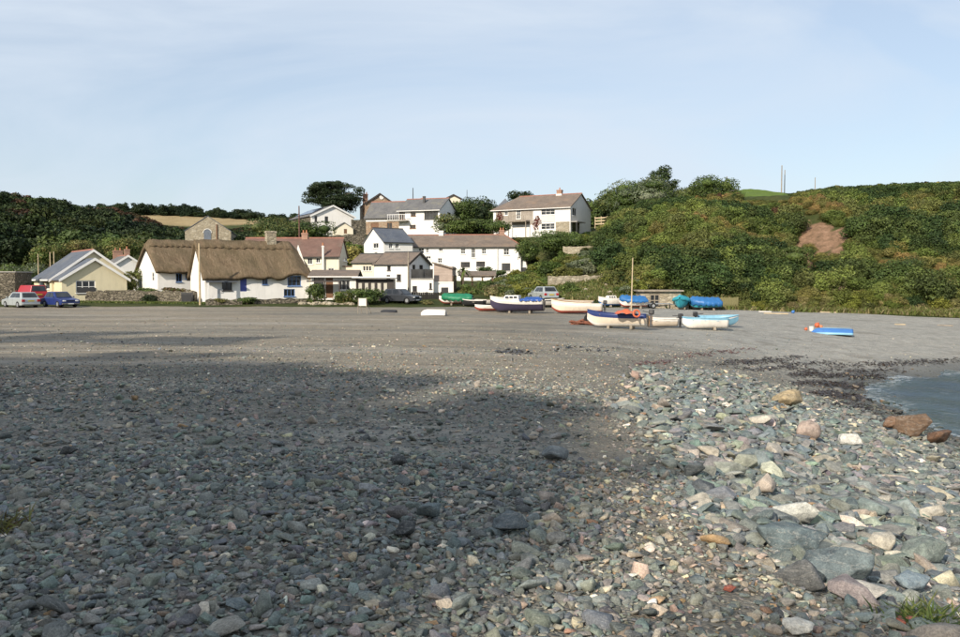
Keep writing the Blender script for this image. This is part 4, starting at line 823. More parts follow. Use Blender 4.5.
thatch_roof(c2, seed=5, halfhip=(0, 1.3), lift=lambda u: .5 * math.exp(-((u - 9.2) / 1.1) ** 4) + .18 * math.exp(-((u - 4.2) / .7) ** 4) + .16 * math.exp(-((u - 6.4) / .5) ** 4))
c2.chimney(7.6, 3.5, 1.0, .8, 5.2, c2.zr - c2.zb + 1.35, STONE, 0)
c2.part('lean_to_roof', SLATE_D, (.1, 3.1, -.75, -.02, 2.02, 2.12)); c2.part('post', FRAME_W, (.15, .27, -.7, -.58, 0, 2.02)); c2.part('plaque', GREYW, (1.25, 1.75, -.04, -.004, .95, 1.35))
# 5 stone chapel
h = House('chapel', 'tall rubble-stone chapel gable with one arched window behind the thatch', 186, 134, 12, 7.1, 12, 2.0, zrow(231, 134), zrow(216, 134), STONE, 'chapel')
h.walls(('front', 'back')); h.roof(SLATE_D, 'front', .12, .08, th=.1)
ua, va = h.on('front', 204, 242); ub, vb_ = h.on('front', 211, 229.5)
def arch(m):
    def f(bm):
        c = (ua + ub) / 2; rr = (ub - ua) / 2 + m; pts = [(c - rr, -.03, va - m), (c + rr, -.03, va - m)] + [(c + rr * math.cos(t), -.03, vb_ - rr + rr * math.sin(t)) for t in np.linspace(0, math.pi, 9)]
        prism(bm, pts, (0, -1, 0), .04 if m else .03)
    return f
wd = one('window', arch(.0), plain('leaded_grey_glass', (.13, .15, .18), .25, .2, 6, .5), h.root)
one('surround', lambda bm: [tube(bm, [(( (ua + ub) / 2 + (ub - ua) / 2 * 1.15 * math.cos(t)), -.06, vb_ - (ub - ua) / 2 + (ub - ua) / 2 * 1.15 * math.sin(t)) for t in np.linspace(0, math.pi, 10)], .07, 5)], PALEW, wd)
pa, pv = h.on('front', 217, 243); _, pv2 = h.on('front', 217, 224.5); h.part('downpipe', FRAME_BR, (pa - .1, pa + .1, -.16, -.02, pv - 3, pv2))
# 6 cream house with red-brown roof
h = House('cream_house', 'cream house with a long red-brown tiled roof behind the thatch', 240, 100, 1, 11.9, 7, 1.2, zrow(256, 100), zrow(239, 103.5), CREAM)
for q in ((307.5, 257.8, 312.5, 264.5), (316, 257.8, 320.3, 263), (328, 268, 334, 272)): h.hole('front', *q)
h.hole('right', 343.2, 255.5, 347.6, 261, nx=3); h.hole('right', 342.8, 267.5, 347.8, 272.5)
h.walls(); h.roof(TILE_RED, 'along', .25, .15, ridge_mat=RIDGE_RED)
h.chimney(7.2, 3.5, .75, .6, 5.0, h.zr - h.zb + .75, CHIM, 2); h.chimney(10.05, -.25, .22, .22, 1.5, 5.5, PALEW, 1, 'flue')
h.part('roof_extension', TILE_RED, (12.15, 13.9, 1.0, 5.5, 3.0, 3.12)); h.part('side_extension', CREAM, (11.95, 13.8, 1.1, 5.4, -.6, 3.0))
# 7 café with veranda
h = House('cafe', 'low flat-roofed café with white fascia beside the thatched cottage', 311, 85.5, 4, 4.6, 6, .3, zrow(276, 85.5), zrow(271, 88), WHITE, 'café')
h.hole('front', 314, 277, 324, 296, nx=2, ny=2, frame=FRAME_D); h.hole('front', 326, 278, 333, 298, kind='door', frame=FRAME_BR); h.hole('front', 338, 280, 350, 290, nx=3, frame=FRAME_W); h.walls(()); h.roof(SLATE_BR, 'along', .5, .25, gutter=FRAME_W)
h.part('canopy', FRAME_D, (-.2, 3.2, -1.7, -.55, 2.1, 2.24)); h.part('post', FRAME_D, (1.55, 1.67, -1.6, -1.48, -.3, 2.1)); h.part('post', FRAME_D, (3.0, 3.12, -1.6, -1.48, -.3, 2.1))
h = House('veranda', 'dark wooden café veranda with pale curtains behind its windows', 356, 83.5, 3, 3.75, 4.2, .3, zrow(279, 83.5), zrow(276.5, 83.5), FRAME_D, 'veranda')
for i in range(5): h.hole('front', 357.5 + i * 6.3, 281, 362.6 + i * 6.3, 294, nx=1, frame=FRAME_D)
h.walls(()); one('roof', lambda bm: box(bm, -.35, 4.1, -.5, 4.5, h.ze - h.zb + .02, h.ze - h.zb + .2), GUTTER, h.root); h.part('fascia', FRAME_W, (-.36, 4.12, -.56, -.503, h.ze - h.zb + .1, h.ze - h.zb + .24))
for i in range(5):
    u, v = h.on('front', 358.6 + i * 6.3, 293); h.part('curtain', plain('pale_curtain', (.5, .47, .4), .9, .1), (u, u + .34, -.03, -.012, v, v + 1.0))
# 8 white gabled house with cream wing and roof terrace
h = House('gabled_house', 'white gabled house with brown slate roof beside the wooden pole', 408, 98, -20, 4.4, 6.6, .9, zrow(264, 98), zrow(253, 101), WHITE, from_right=True)
for q in ((387.3, 265.7, 390.6, 270.5), (396.8, 274.3, 401, 281), (386.6, 275, 390.2, 279)): h.hole('front', *q, frame=FRAME_D)
for q in ((412.5, 264.5, 415.4, 270), (419.5, 264.5, 423, 269.5), (410.8, 286, 416, 291.5)): h.hole('right', *q, frame=FRAME_D)
h.walls(); h.roof(SLATE_BR, 'along', .2, .2, barge=FRAME_D, ridge_mat=GUTTER)
h = House('cream_cottage', 'cream wing with brown slate roof left of the white gabled house', 352.5, 100.5, -14, 2.9, 5.5, .9, zrow(262.5, 100), zrow(255, 103), CREAM)
for i in range(3): h.hole('front', 363 + i * 2.9, 266, 365.4 + i * 2.9, 271, nx=1, frame=FRAME_W, fw=.04)
h.walls(); h.roof(SLATE_BR, 'along', .2, .12, ridge_mat=GUTTER)
h = House('terrace_block', 'white roof terrace block with dark glass balustrade below the gabled house', 411, 94, -2, 2.55, 4.2, .5, zrow(279.5, 94), zrow(279, 94), WHITE, 'outbuilding')
h.hole('front', 429.5, 283, 431.8, 289, nx=1, frame=FRAME_D); h.hole('front', 412.5, 286, 417, 291.8, frame=FRAME_D); h.walls(()); H_ = h.ze - h.zb
one('roof', lambda bm: box(bm, -.08, 2.63, -.08, 4.3, H_ + .01, H_ + .13), CONC, h.root); h.part('balustrade', GLASS, (.05, 2.5, -.02, .03, H_ + .14, H_ + 1.15))
for x in (.05, .85, 1.65, 2.45): h.part('post', DARKMET, (x - .03, x + .03, -.05, -.021, H_ + .13, H_ + 1.2))
h.part('table', WOODB, (.9, 1.5, 1, 1.6, H_ + .13, H_ + .9))
# 9 white terrace and its slate-roofed left end
h = House('end_cottage', 'white cottage with blue-grey slate roof and gable at the left end of the long terrace', 384, 117, 33, 4.6, 6.5, 2.6, zrow(242, 117), zrow(228.5, 119), WHITE)
for q in ((373, 241.5, 378.3, 248.5), (374, 252, 377.2, 256)): h.hole('left', *q, frame=FRAME_W)
for q in ((389, 243.2, 392.6, 248.5), (395.4, 243.5, 399, 248.5)): h.hole('front', *q, frame=FRAME_W)
h.walls(); h.roof(SLATE_D, 'along', .15, .15, ridge_mat=GUTTER)
h = House('terrace_house', 'long two-storey white terrace with brown slate roof in the village centre', 405, 121.5, -4, 16.9, 7.5, 2.4, zrow(246.4, 120), zrow(235.5, 124), WHITE)
for q in ((418.5, 248, 424.2, 253.5), (426, 248, 428.8, 253), (438.8, 248, 442.8, 251.5), (460.8, 248.2, 465.4, 254), (471.3, 248, 475.4, 258), (481.8, 248.2, 486.2, 254), (503.6, 248.2, 509.2, 255), (426, 256, 431, 259), (437.8, 258, 442.3, 263), (460.8, 262, 470, 267.5), (476.3, 261.5, 485, 267), (501.8, 263.3, 510.3, 271)):
    h.hole('front', *q, nx=3 if q[2] - q[0] > 6 else 2, ny=2 if q[3] - q[1] > 4 else 1, frame=FRAME_D if q[1] > 258 else FRAME_W, sillm=FRAME_W)
h.walls(('left',)); h.roof(SLATE_BR, 'along', .25, .15, hipR=2.6, ridge_mat=RIDGE_RED); Hh = h.ze - h.zb
h.chimney(4.9, 3.75, .7, .6, Hh, h.zr - h.zb + .75, PALEW, 0); h.chimney(14.0, 3.75, .75, .6, Hh, h.zr - h.zb + .8, CHIM, 2)
u_, _ = h.on('front', 497.5, 260); h.part('downpipe', GREYW, (u_ - .05, u_ + .05, -.13, -.02, 0, Hh - .2))
bay = h.part('bay', WHITE, (16.9, 17.8, .6, 3.4, 0, Hh - .35)); 
for z in (.6, 2.9):
    wdw = h.part('window', FRAME_W, (16.95, 17.75, .53, .597, z, z + 1.5)); h.part('pane', GLASS, (17.02, 17.68, .5, .528, z + .08, z + 1.42), parent=wdw)
    wdw = h.part('window', FRAME_W, (17.803, 17.87, .7, 3.3, z, z + 1.5)); h.part('pane', GLASS, (17.872, 17.89, .8, 3.2, z + .08, z + 1.42), parent=wdw)
h.part('bay_roof', SLATE_BR, (16.85, 17.95, .45, 3.5, Hh - .345, Hh - .2))
# 10 timber boathouse and pergola
h = House('timber_boathouse', 'timber-clad boathouse over a white garage below the terrace', 434, 95, -3, 2.1, 5, .5, zrow(266.5, 95), zrow(264, 95), CLAD_R, 'outbuilding')
h.walls(()); one('roof', lambda bm: prism(bm, [(-.2, -.25, h.ze - h.zb + .36), (2.2, -.25, h.ze - h.zb - .3), (2.2, -.25, h.ze - h.zb - .16), (-.2, -.25, h.ze - h.zb + .5)], (0, 1, 0), 5.5), SLATE_BR, h.root)
one('gable_wedge', lambda bm: prism(bm, [(.02, .02, h.ze - h.zb), (2.08, .02, h.ze - h.zb - .3), (2.08, .02, h.ze - h.zb - .27), (.02, .02, h.ze - h.zb + .3)], (0, 1, 0), 4.9), CLAD_R, h.root)
h.part('garage_front', WHITE, (-.03, 2.25, -.2, -.004, -.5, 1.75)); h.part('garage_door', DARKMET, (.85, 1.65, -.24, -.204, -.2, 1.25)); h.part('lintel', FRAME_W, (-.05, 2.27, -.26, -.2, 1.752, 1.9)); h.part('side_wall', WOODB, (2.103, 2.2, .1, 4.9, 0, 2.6))
o = empty('pergola', Vector((*XY(461, 97), .95)), 'brown garden pergola with tiled top beside the timber boathouse', 'pergola')
for x in (.1, 1.3, 2.5, 3.7):
    for y in (.1, 2.6): one('post', lambda bm: box(bm, x - .09, x + .09, y - .09, y + .09, -.9, 1.95), WOODB, o)
for y in (.1, 2.6): one('beam', lambda bm: box(bm, -.1, 3.9, y - .07, y + .07, 1.952, 2.1), WOODB, o)
one('roof', lambda bm: prism(bm, [(-.3, -.3, 2.103), (4.1, -.3, 2.103), (4.1, 1.35, 2.6), (-.3, 1.35, 2.6)], (0, 0, 1), .1), SLATE_BR, o)
one('railing', lambda bm: [box(bm, -.1, 3.9, .03, .08, z, z + .06) for z in (.1, .45, .8)] + [box(bm, x, x + .05, .082, .12, -.2, .86) for x in np.arange(0, 3.9, .35)], FRAME_BR, o)
# 11 upper white house with solar panels and annex
h = House('white_house', 'white gabled house with solar panels on its slate roof at upper left', 312, 140, 30, 7.6, 11, 9.2, zrow(215.5, 140), zrow(206, 142), WHITE)
h.wm = WHITE
for q in ((314.6, 216, 317.2, 221.5), (324.8, 216, 328.2, 222.5), (322.5, 227, 328.5, 232), (314.5, 227, 318, 231)): h.hole('front', *q, frame=FRAME_D)
h.walls(('front', 'back')); rf = h.roof(SLATE, 'front', .3, .25, barge=FRAME_W)
sl_ = (h.zr - h.ze) / (h.L / 2)
solar_m = plain('solar_glass', (.02, .03, .06), .12, .2, 1, .6)
for i in range(5):
    y0 = 2.2 + i * 1.75; 
    def f(bm):
        pts = [(.7, y0, h.ze - h.zb + .7 * sl_ + .2), (3.0, y0, h.ze - h.zb + 3.0 * sl_ + .2), (3.0, y0 + 1.65, h.ze - h.zb + 3.0 * sl_ + .2), (.7, y0 + 1.65, h.ze - h.zb + .7 * sl_ + .2)]; prism(bm, pts, (0, 0, 1), .05)
    one('solar_panel', f, solar_m, h.root)
h.part('stone_side', STONE_D, (-.05, -.004, .2, 10.8, -.8, h.ze - h.zb - .1))
h = House('annex', 'tiny cream annex with a brown door in front of the solar-roofed house', 336, 136.5, 18, 2.9, 3.4, 9.3, zrow(228.5, 136.5), zrow(223, 137), CREAM, 'outbuilding')
h.hole('front', 344, 229, 347, 233.7, kind='door', frame=FRAME_BR); h.walls(('front', 'back')); h.roof(SLATE, 'front', .2, .15)
# 12 upper slate-roofed house (long stone wing and white block) and the brick gable behind
h = House('brick_gable_house', 'red-brown stone house with a pale roundel in its gable on the skyline', 365.5, 152, 14, 5.4, 9, 11.5, zrow(203.5, 152), zrow(193.5, 152), STONE_R)
h.walls(('front', 'back')); h.roof(SLATE_BR, 'front', .15, .25, barge=FRAME_D); uc, vc = h.on('front', 381.5, 197.2)
one('roundel', lambda bm: tube(bm, [(uc, -.03, vc), (uc, -.12, vc)], .42, 14), PALEW, h.root); h.chimney(.3, 2, .9, .6, h.ze - h.zb - 2, h.zr - h.zb + .1, CHIM, 2)
h.part('rear_roof', SLATE_BR, (4.8, 13.5, 4, 8, h.ze - h.zb + .0, h.ze - h.zb + .9)); h.part('rear_wall', STONE_R, (4.9, 13.4, 4.1, 7.9, -.8, h.ze - h.zb - .003)); h.chimney(11.6, 5, .8, .6, h.ze - h.zb + .5, h.ze - h.zb + 1.7, CHIM, 1)
h = House('stone_wing', 'long low wing with slate roof above brown doors on the upper terrace', 366, 143, -12, 6.6, 7.5, 10, zrow(217.5, 143), zrow(202.5, 146), STONE_R)
h.hole('front', 371, 222.7, 378.6, 233, kind='door', frame=FRAME_BR); h.hole('front', 387, 222.7, 392.2, 231, nx=2, frame=FRAME_BR); h.walls(('left',)); h.roof(SLATE, 'along', .35, .2, ridge_mat=RIDGE_RED)
h.part('fascia', WHITE, (-.1, 6.7, -.1, -.004, h.ze - h.zb - .75, h.ze - h.zb - .08))
h = House('upper_house', 'white two-storey house with grey slate roof and dark balcony in the upper village', 440, 137, -18, 7.3, 8, 9.6, zrow(209.5, 138), zrow(199, 141), WHITE, from_right=True)
for q in ((398.5, 211.8, 405, 219.5), (410.8, 211.5, 415.8, 216.3), (409.8, 224.8, 415.8, 228.6)): h.hole('front', *q, frame=FRAME_BR)
h.hole('front', 424.3, 211.2, 438, 219.5, nx=4, frame=GUTTER); h.hole('right', 447.2, 213, 450.6, 217.4, nx=1, frame=FRAME_D)
h.walls(); h.roof(SLATE, 'along', .5, .2, gutter=FRAME_W, ridge_mat=RIDGE_RED); h.chimney(3.6, 2.4, .35, .35, h.ze - h.zb + .6, h.zr - h.zb + .4, DARKMET, 0, 'flue')
ub0, vb0 = h.on('front', 392, 221); ub1, _ = h.on('front', 424, 221)
h.part('balcony', CONC, (-1.6, 1.9, -1.3, -.003, vb0 - .15, vb0)); 
for x in np.arange(-1.5, 1.9, .42): h.part('baluster', FRAME_W, (x, x + .05, -1.27, -1.22, vb0 + .002, vb0 + .9))
h.part('rail', FRAME_W, (-1.6, 1.9, -1.29, -1.2, vb0 + .9, vb0 + .97))
h = House('red_roof_house', 'small red-roofed gable peeping over the trees on the skyline', 446, 165, 10, 3.0, 6, 13, zrow(198.5, 165), zrow(194.8, 165), CREAM)
h.walls(('front', 'back')); h.roof(TILE_RED, 'front', .3, .2, barge=FRAME_D)
# 13 big upper house on the right
h = House('hillside_house', 'large white and timber house with stone corner overlooking the slope', 570, 130, -29, 13.6, 8.6, 9.4, zrow(206.5, 130), zrow(194, 133.5), WHITE, from_right=True)
h.hole('front', 504.4, 211, 508, 215.5, frame=FRAME_W); h.hole('front', 516.4, 209.8, 520.6, 219, kind='window', nx=2, ny=3, frame=FRAME_W)
h.hole('front', 541, 208, 555, 215.2, nx=3, ny=2, frame=FRAME_W); h.hole('front', 541, 223, 554.8, 229.6, nx=3, ny=2, frame=FRAME_W)
h.hole('right', 584, 207, 587, 211, nx=1, frame=FRAME_D); h.hole('right', 572, 223.5, 579.5, 233.5, nx=3, frame=FRAME_D); h.hole('right', 572.4, 208.4, 576.4, 215.5, nx=2, frame=FRAME_W)
h.walls(); h.roof(SLATE_BR, 'along', .35, .2, hipL=2.6, ridge_mat=RIDGE_RED, gutter=FRAME_W); Hh = h.ze - h.zb
def frect(x0, r0, x1, r1): a, z1 = h.on('front', x0, r0); b_, z0 = h.on('front', x1, r1); return a, b_, z0, z1
a, b_, z0, z1 = frect(496, 208, 533, 224.5)
for bb in ((a, .0, z0, z1),):
    u4, v4 = h.on('front', 504.4, 215.5); u8, v8 = h.on('front', 508, 211); u16, v16 = h.on('front', 516.4, 219); u20, v20 = h.on('front', 520.6, 209.8)
    h.part('cladding', CLAD, (max(a, .02), u4 - .08, -.05, -.004, z0, Hh - .1), (u8 + .08, u16 - .08, -.05, -.004, z0, Hh - .1), (u20 + .08, b_, -.05, -.004, z0, Hh - .1), (u4 - .08, u8 + .08, -.05, -.004, z0, v4 - .12), (u16 - .08, u20 + .08, -.05, -.004, z0, v16 - .12))
a, b_, z0, z1 = frect(556, 222, 569.5, 234.5); h.part('stone_corner', STONE, (a, min(b_, 13.6), -.12, -.004, -.6, z1))
a, b_, z0, z1 = frect(541, 216.2, 555, 221.8); h.part('spandrel', GREYW, (a, b_, -.06, -.004, z0, z1))
a, b_, z0, z1 = frect(512, 220.5, 530, 222); h.part('balcony', WOODG, (a, b_, -1.5, -.055, z0, z0 + .15))
for x in np.arange(a + .05, b_, .3): h.part('baluster', WOODG, (x, x + .04, -1.48, -1.44, z0 + .152, z0 + 1.0))
h.part('rail', WOODG, (a, b_, -1.5, -1.42, z0 + 1.0, z0 + 1.06)); h.part('post', WOODG, (a, a + .12, -1.45, -1.33, -2.2, z0 - .003)); h.part('post', WOODG, (b_ - .14, b_ - .02, -1.45, -1.33, -2.2, z0 - .003))
h.chimney(9.9, 4.3, .85, .6, Hh + 1, h.zr - h.zb + .85, CHIM, 1); h.part('lead_flashing', PALEW, (9.4, 10.4, 3.9, 4.7, h.zr - h.zb - .1, h.zr - h.zb + .2))
h.part('slab', CONC, (13.6, 15.1, -.3, 5, -.6, .02)); h.part('canopy', CONC, (13.61, 14.7, .1, 3.6, 2.2, 2.35)); h.part('post', DARKMET, (14.5, 14.62, .2, .32, .021, 2.2))
ivy = [lobe_leaves([((x, -.12, z), (.42, .14, .55)) for x, z in ((0, 0), (.3, .5), (-.2, -.5), (.1, -.9), (.5, .1))], 420, .2, GREENS['red'], np.random.default_rng(5))]
o = leaf_obj('creeper', ivy, np.random.default_rng(6)); u, v = h.on('front', 536, 222.5); wp = h.A + h.t * u; o.location = (wp.x, wp.y, h.zb + v); o.rotation_euler.z = R(-29); tag(o, 'deep red creeper climbing the white front of the hillside house', 'creeper')
o = leaf_obj('creeper', ivy, np.random.default_rng(7)); u, v = h.on('front', 498.5, 218.5); wp = h.A + h.t * u; o.location = (wp.x, wp.y, h.zb + v); o.rotation_euler.z = R(-29); tag(o, 'deep red creeper on the far end of the timber wing', 'creeper')
# 14 stone hut at the left edge, 15 stone boat store
h = House('stone_hut', 'plain grey stone hut cut off by the left edge of the picture', -14, 86, 6, 2.9, 4, .2, zrow(272.5, 86), zrow(272.5, 86), STONE_D, 'hut'); h.walls(()); one('roof', lambda bm: box(bm, -.1, 3.0, -.1, 4.1, h.ze - h.zb + .003, h.ze - h.zb + .12), CONC, h.root)
h = House('boat_store', 'low rubble-stone boat store with flat plank roof behind the boats', 640, 80, -3, 3.9, 3.6, -.25, zrow(291.5, 80), zrow(291, 80), STONE, 'hut')
h.hole('front', 649.5, 294, 660, 307, nx=2, ny=2, frame=WOODG, fw=.12, sill=False); h.walls(()); one('roof', lambda bm: box(bm, -.25, 4.1, -.35, 3.8, h.ze - h.zb + .003, h.ze - h.zb + .14), WOODG, h.root)
h.part('lean_to', WHITE, (3.903, 4.7, .3, 2.6, -.1, 1.2)); 
# ------------------------------------------------------------------ trees and shrubs one can tell apart
tree(335, 215, 152, 62, 32, 'cyp', 'wide dark flat-topped cypress beside the solar-roofed house', 'cedar', .25, n=16000, leaf=.32)
tree(660, 214, 134, 44, 44, ['cyp', 'dark'], 'tall dark pine with a ragged top standing above the slope', 'cedar', .3, n=8000, leaf=.3)
tree(641, 214, 127, 66, 35, ['grey', 'mid'], 'broad pale grey-green tree on the shoulder of the slope', 'round', .2, k=18)
tree(714, 214, 128, 58, 36, ['dark', 'mid'], 'round dark green tree at the edge of the hilltop field', 'round', .2, k=14)
tree(688, 216, 130, 46, 31, ['dark', 'fresh'], 'low dark tree between the pine and the round hilltop tree', 'round', .2)
tree(617, 214, 138, 40, 27, ['fresh', 'dark'], 'rounded green tree between the hillside house and the pale tree', 'round', .15, k=14)
tree(276, 245, 124, 52, 30, ['dark', 'dark', 'olive'], 'dense dark tree between the chapel and the cream house', 'round', .15, k=14)
tree(308, 245, 126, 44, 24, ['dark', 'mid'], 'low dark tree under the white solar-roofed house', 'round', .12, k=12)
tree(482, 226, 147, 40, 30, ['dark', 'cyp'], 'dense dark tree on the skyline between the two upper houses', 'round', .15, k=14)
tree(462, 224, 145, 30, 24, ['dark', 'mid'], 'smaller dark tree against the gable of the upper slate-roofed house', 'round', .15)
tree(522, 210, 160, 26, 19, ['cyp'], 'dark treetop showing over the timber wing roof', 'round', .15)
tree(75, 262, 115, 50, 22, ['russet', 'olive'], 'reddish brown autumn tree behind the bungalow roof', 'round', .15, k=12)
tree(118, 262, 122, 40, 24, ['mid', 'olive'], 'olive green tree behind the small white gabled house', 'round', .15)
tree(20, 290, 98, 44, 26, ['mid', 'grey'], 'pale green garden tree behind the red van', 'round', .1, k=12)
tree(48, 268, 108, 30, 24, ['olive', 'mid'], 'thin olive tree left of the bungalow ridge', 'round', .25)
o = tree(463, 290, 94.5, 9, 26, 'mid', 'small palm in front of the garden pergola', 'palm', .6, n=60, leaf=.25)
def fronds(bm):
    r = random.Random(3)
    for i in range(26):
        a = i * 2.4; e = r.uniform(-.3, 1.1); L_ = 1.25; d = Vector((math.cos(a), math.sin(a), 0)); p0 = Vector((.05, 0, 2.15)); pts = [p0 + d * L_ * t * math.cos(e * (1 - t * .6)) + Vector((0, 0, L_ * (t * math.sin(e) - .75 * t * t))) for t in (0, .35, .7, 1)]; s_ = d.cross(Vector((0, 0, 1)))
        vv = [(bm.verts.new(p + s_ * wd_), bm.verts.new(p - s_ * wd_)) for p, wd_ in zip(pts, (.02, .1, .08, .005))]
        for (a0, b0), (a1, b1) in zip(vv, vv[1:]): bm.faces.new((a0, a1, b1, b0))
PALM = plain('palm_frond', (.09, .12, .03), .6, .3, 3); one('fronds', fronds, PALM, o)
for a in [(560, 258, 122, 62, 27, ['dark', 'mid'], 'big dark rounded bush below the hillside house'), (527, 262, 117, 26, 24, ['dark', 'mid'], 'dark bush hugging the end of the white terrace'),
  (462, 234, 129, 34, 15, ['dark', 'mid'], 'dark bush above the left half of the terrace roof'), (492, 234, 129, 36, 16, ['dark', 'mid'], 'dark bush above the right half of the terrace roof'), (448, 234, 132, 36, 19, ['mid', 'grey', 'olive'], 'tall feathery green shrub below the upper slate-roofed house'),
  (618, 267, 104, 34, 16, 'yellow', 'bright yellow green clipped mound on the terraced garden'), (598, 262, 108, 16, 12, ['red', 'russet'], 'dark red shrub beside the yellow green mound'),
  (612, 298, 88, 28, 30, ['yellow', 'olive'], 'tall yellow green hedge block behind the cabin boat'), (641, 298, 87, 34, 36, ['olive', 'olive', 'yellow'], 'tall olive hedge block above the stone boat store'),
  (584, 273, 96, 26, 13, ['mid', 'grey'], 'blue green garden shrub above the lower stone wall'), (571, 303, 86, 22, 22, ['dark', 'mid'], 'dark upright shrub beside the lower stone wall'),
  (538, 275, 106, 22, 14, ['mid', 'yellow'], 'fresh green garden shrub right of the terrace end'), (548, 292, 94, 30, 18, ['olive', 'mid'], 'sprawling green shrub on the bank above the purple boat'),
  (520, 292, 93, 34, 20, ['mid', 'yellow'], 'bushy green shrub on the bank below the terrace'), (503, 303, 88, 30, 20, ['olive', 'straw', 'mid'], 'straggly olive shrub at the left end of the bank'),
  (497, 277, 108, 18, 8, 'dark', 'dark clipped shrub under the right-hand terrace windows'), (484, 274, 108, 14, 7, 'dark', 'small dark clipped shrub in front of the middle terrace windows'),
  (471, 297, 91, 24, 13, ['mid', 'olive'], 'green shrub in front of the left half of the pergola'), (484, 292, 94, 16, 12, ['dark', 'mid'], 'dark shrub at the right-hand pergola posts'), (556, 278, 101, 18, 10, ['pink', 'olive'], 'pinkish flowering shrub on the garden bank'), (490, 300, 90, 22, 16, ['pink', 'straw', 'mid'], 'dry brown shrub beside the pergola steps'),
  (600, 298, 90, 14, 14, ['mid'], 'small green shrub by the dark wall opening'), (626, 282, 97, 26, 14, ['mid', 'olive'], 'green shrub on the step above the hedge blocks'),
  (364, 303, 80.5, 40, 16, ['dark', 'mid'], 'dark planting in front of the café veranda'), (345, 304, 80.5, 22, 14, ['olive', 'mid'], 'olive shrub in front of the café door'), (315, 302, 81, 20, 20, ['mid', 'dark'], 'leafy shrub at the corner of the long thatched cottage'),
  (174, 296, 86, 26, 9, ['mid', 'russet'], 'low garden shrub in front of the smaller thatched cottage'), (147, 296, 87, 20, 9, ['dark', 'mid'], 'dark low shrub below the bare white gable'), (131, 296, 92, 18, 26, ['mid', 'olive'], 'tall green shrub between the bungalow and the thatched cottage'),
  (247, 303, 80.3, 24, 6, ['mid', 'dark'], 'low green plants under the blue door'), (221, 303, 79.8, 18, 5, 'olive', 'low olive plants on the wall before the thatched cottage'), (152, 303, 84, 18, 9, 'cyp', 'small black-green bush against the roadside wall'),
  (412, 304, 82, 7, 10, ['mid', 'olive'], 'small pointed shrub beside the dark car'), (427, 305, 81, 14, 5, ['olive', 'straw'], 'tuft of rough grass left of the green boat cover'),
  (735, 303, 85.5, 22, 20, ['yellow', 'olive'], 'yellow green bush behind the wooden fence panel'), (762, 307, 83, 16, 9, ['red', 'russet'], 'red-leaved shrub at the foot of the slope'), (835, 300, 86, 24, 14, ['pink', 'russet'], 'pinkish brown bramble clump low on the slope'), (868, 298, 87, 30, 14, ['pink', 'straw'], 'dry heathery clump low on the slope'),
  (895, 290, 90, 60, 34, ['dark', 'fresh'], 'big dark thicket on the right of the slope'), (935, 300, 86, 60, 30, ['dark', 'mid', 'olive'], 'spreading dark thicket at the right edge above the beach'), (770, 290, 92, 70, 44, ['fresh', 'mid'], 'large green thicket left of the earth scar'), (705, 280, 96, 60, 40, ['dark', 'mid'], 'large dark thicket above the blue covered boats'), (680, 250, 105, 50, 30, ['dark', 'olive'], 'dark thicket high on the slope below the pine'), (715, 222, 118, 30, 12, ['russet', 'red'], 'rust coloured bushes near the top of the slope'), (875, 240, 106, 50, 26, ['fresh', 'mid'], 'green thicket just right of the earth scar'), (935, 228, 112, 60, 30, ['dark', 'olive'], 'dark thicket under the right-hand skyline'), (755, 250, 106, 40, 24, ['mid', 'olive'], 'mid-slope green thicket left of the earth scar top'), (930, 262, 98, 44, 26, ['olive', 'mid'], 'olive thicket half way up the right edge of the slope')]:
    shrub(*a, k=14 if a[3] > 40 else 8)
# bottom-right tuft of strap leaves, weeds in the near shingle
def tuft(name, px, row, n, h, bw, styles, seed, label, spread, lean=.8):
    p = hit(px, row); pts = [(p.x, p.y, p.z - .02)] * n; return grass(name, label, pts, h, styles, seed, 'plant', bw, lean, 'thing', 1, spread)
tuft('leaf_tuft', 929, 631, 560, .17, .01, ['mid', 'dark', 'fresh', 'lawn'], 71, 'tuft of green strap-shaped leaves at the bottom right corner', .085, 1.1)
tuft('leaf_tuft', -2, 530, 150, .16, .006, ['straw', 'russet', 'olive'], 72, 'dry reddish weed clump at the left edge of the shingle', .1)
tuft('leaf_tuft', 646, 548, 30, .05, .006, ['lawn', 'yellow'], 73, 'tiny yellow green sprig on the gravel strip', .04)
tuft('leaf_tuft', 713, 496, 90, .06, .01, ['lawn', 'yellow'], 74, 'small bright green weed patch among the bank stones', .09)
# seaweed: dark wrack lines, reddish wrack, orange strands
def wrack(name, label, pts, col_a, col_b, seed, size=.3):
    r = np.random.default_rng(seed); c = np.array(pts); n = len(c); nn = unit(np.stack([r.normal(0, .12, n), r.normal(0, .12, n), np.ones(n)], 1)); v, q = leaves_geo(c, nn, size * r.uniform(.5, 1.5, n), r, .3)
    cl = np.array(col_a) + (np.array(col_b) - np.array(col_a)) * r.random((n, 1)); return tag(link(name, quads(bpy.data.meshes.new(name), v, q, {'Col': np.repeat(cl, 4, 0)}), WRACK), label, 'seaweed', None, 'stuff')
_t = NT('wet_wrack'); WRACK = _t.fin(_t.n('ShaderNodeAttribute', attribute_name='Col').outputs['Color'], .4, .4)
def wrack_pts(segs, n, seed, jit):
    r = np.random.default_rng(seed); out = []
    for (p0, r0, p1, r1, wt) in segs:
        for _ in range(int(n * wt)):
            t = r.random(); cl = .5 + .5 * math.sin(t * 23 + p0) * math.sin(t * 61); 
            if r.random() > .25 + cl: continue
            px = p0 + (p1 - p0) * t + r.normal(0, 6); row = r0 + (r1 - r0) * t + 1.6 * math.sin(t * 19) + r.normal(0, jit); p = hit(px, row)
            if p.z > SEA - .02: out.append((p.x, p.y, p.z + .015 + .02 * r.random()))
    return out
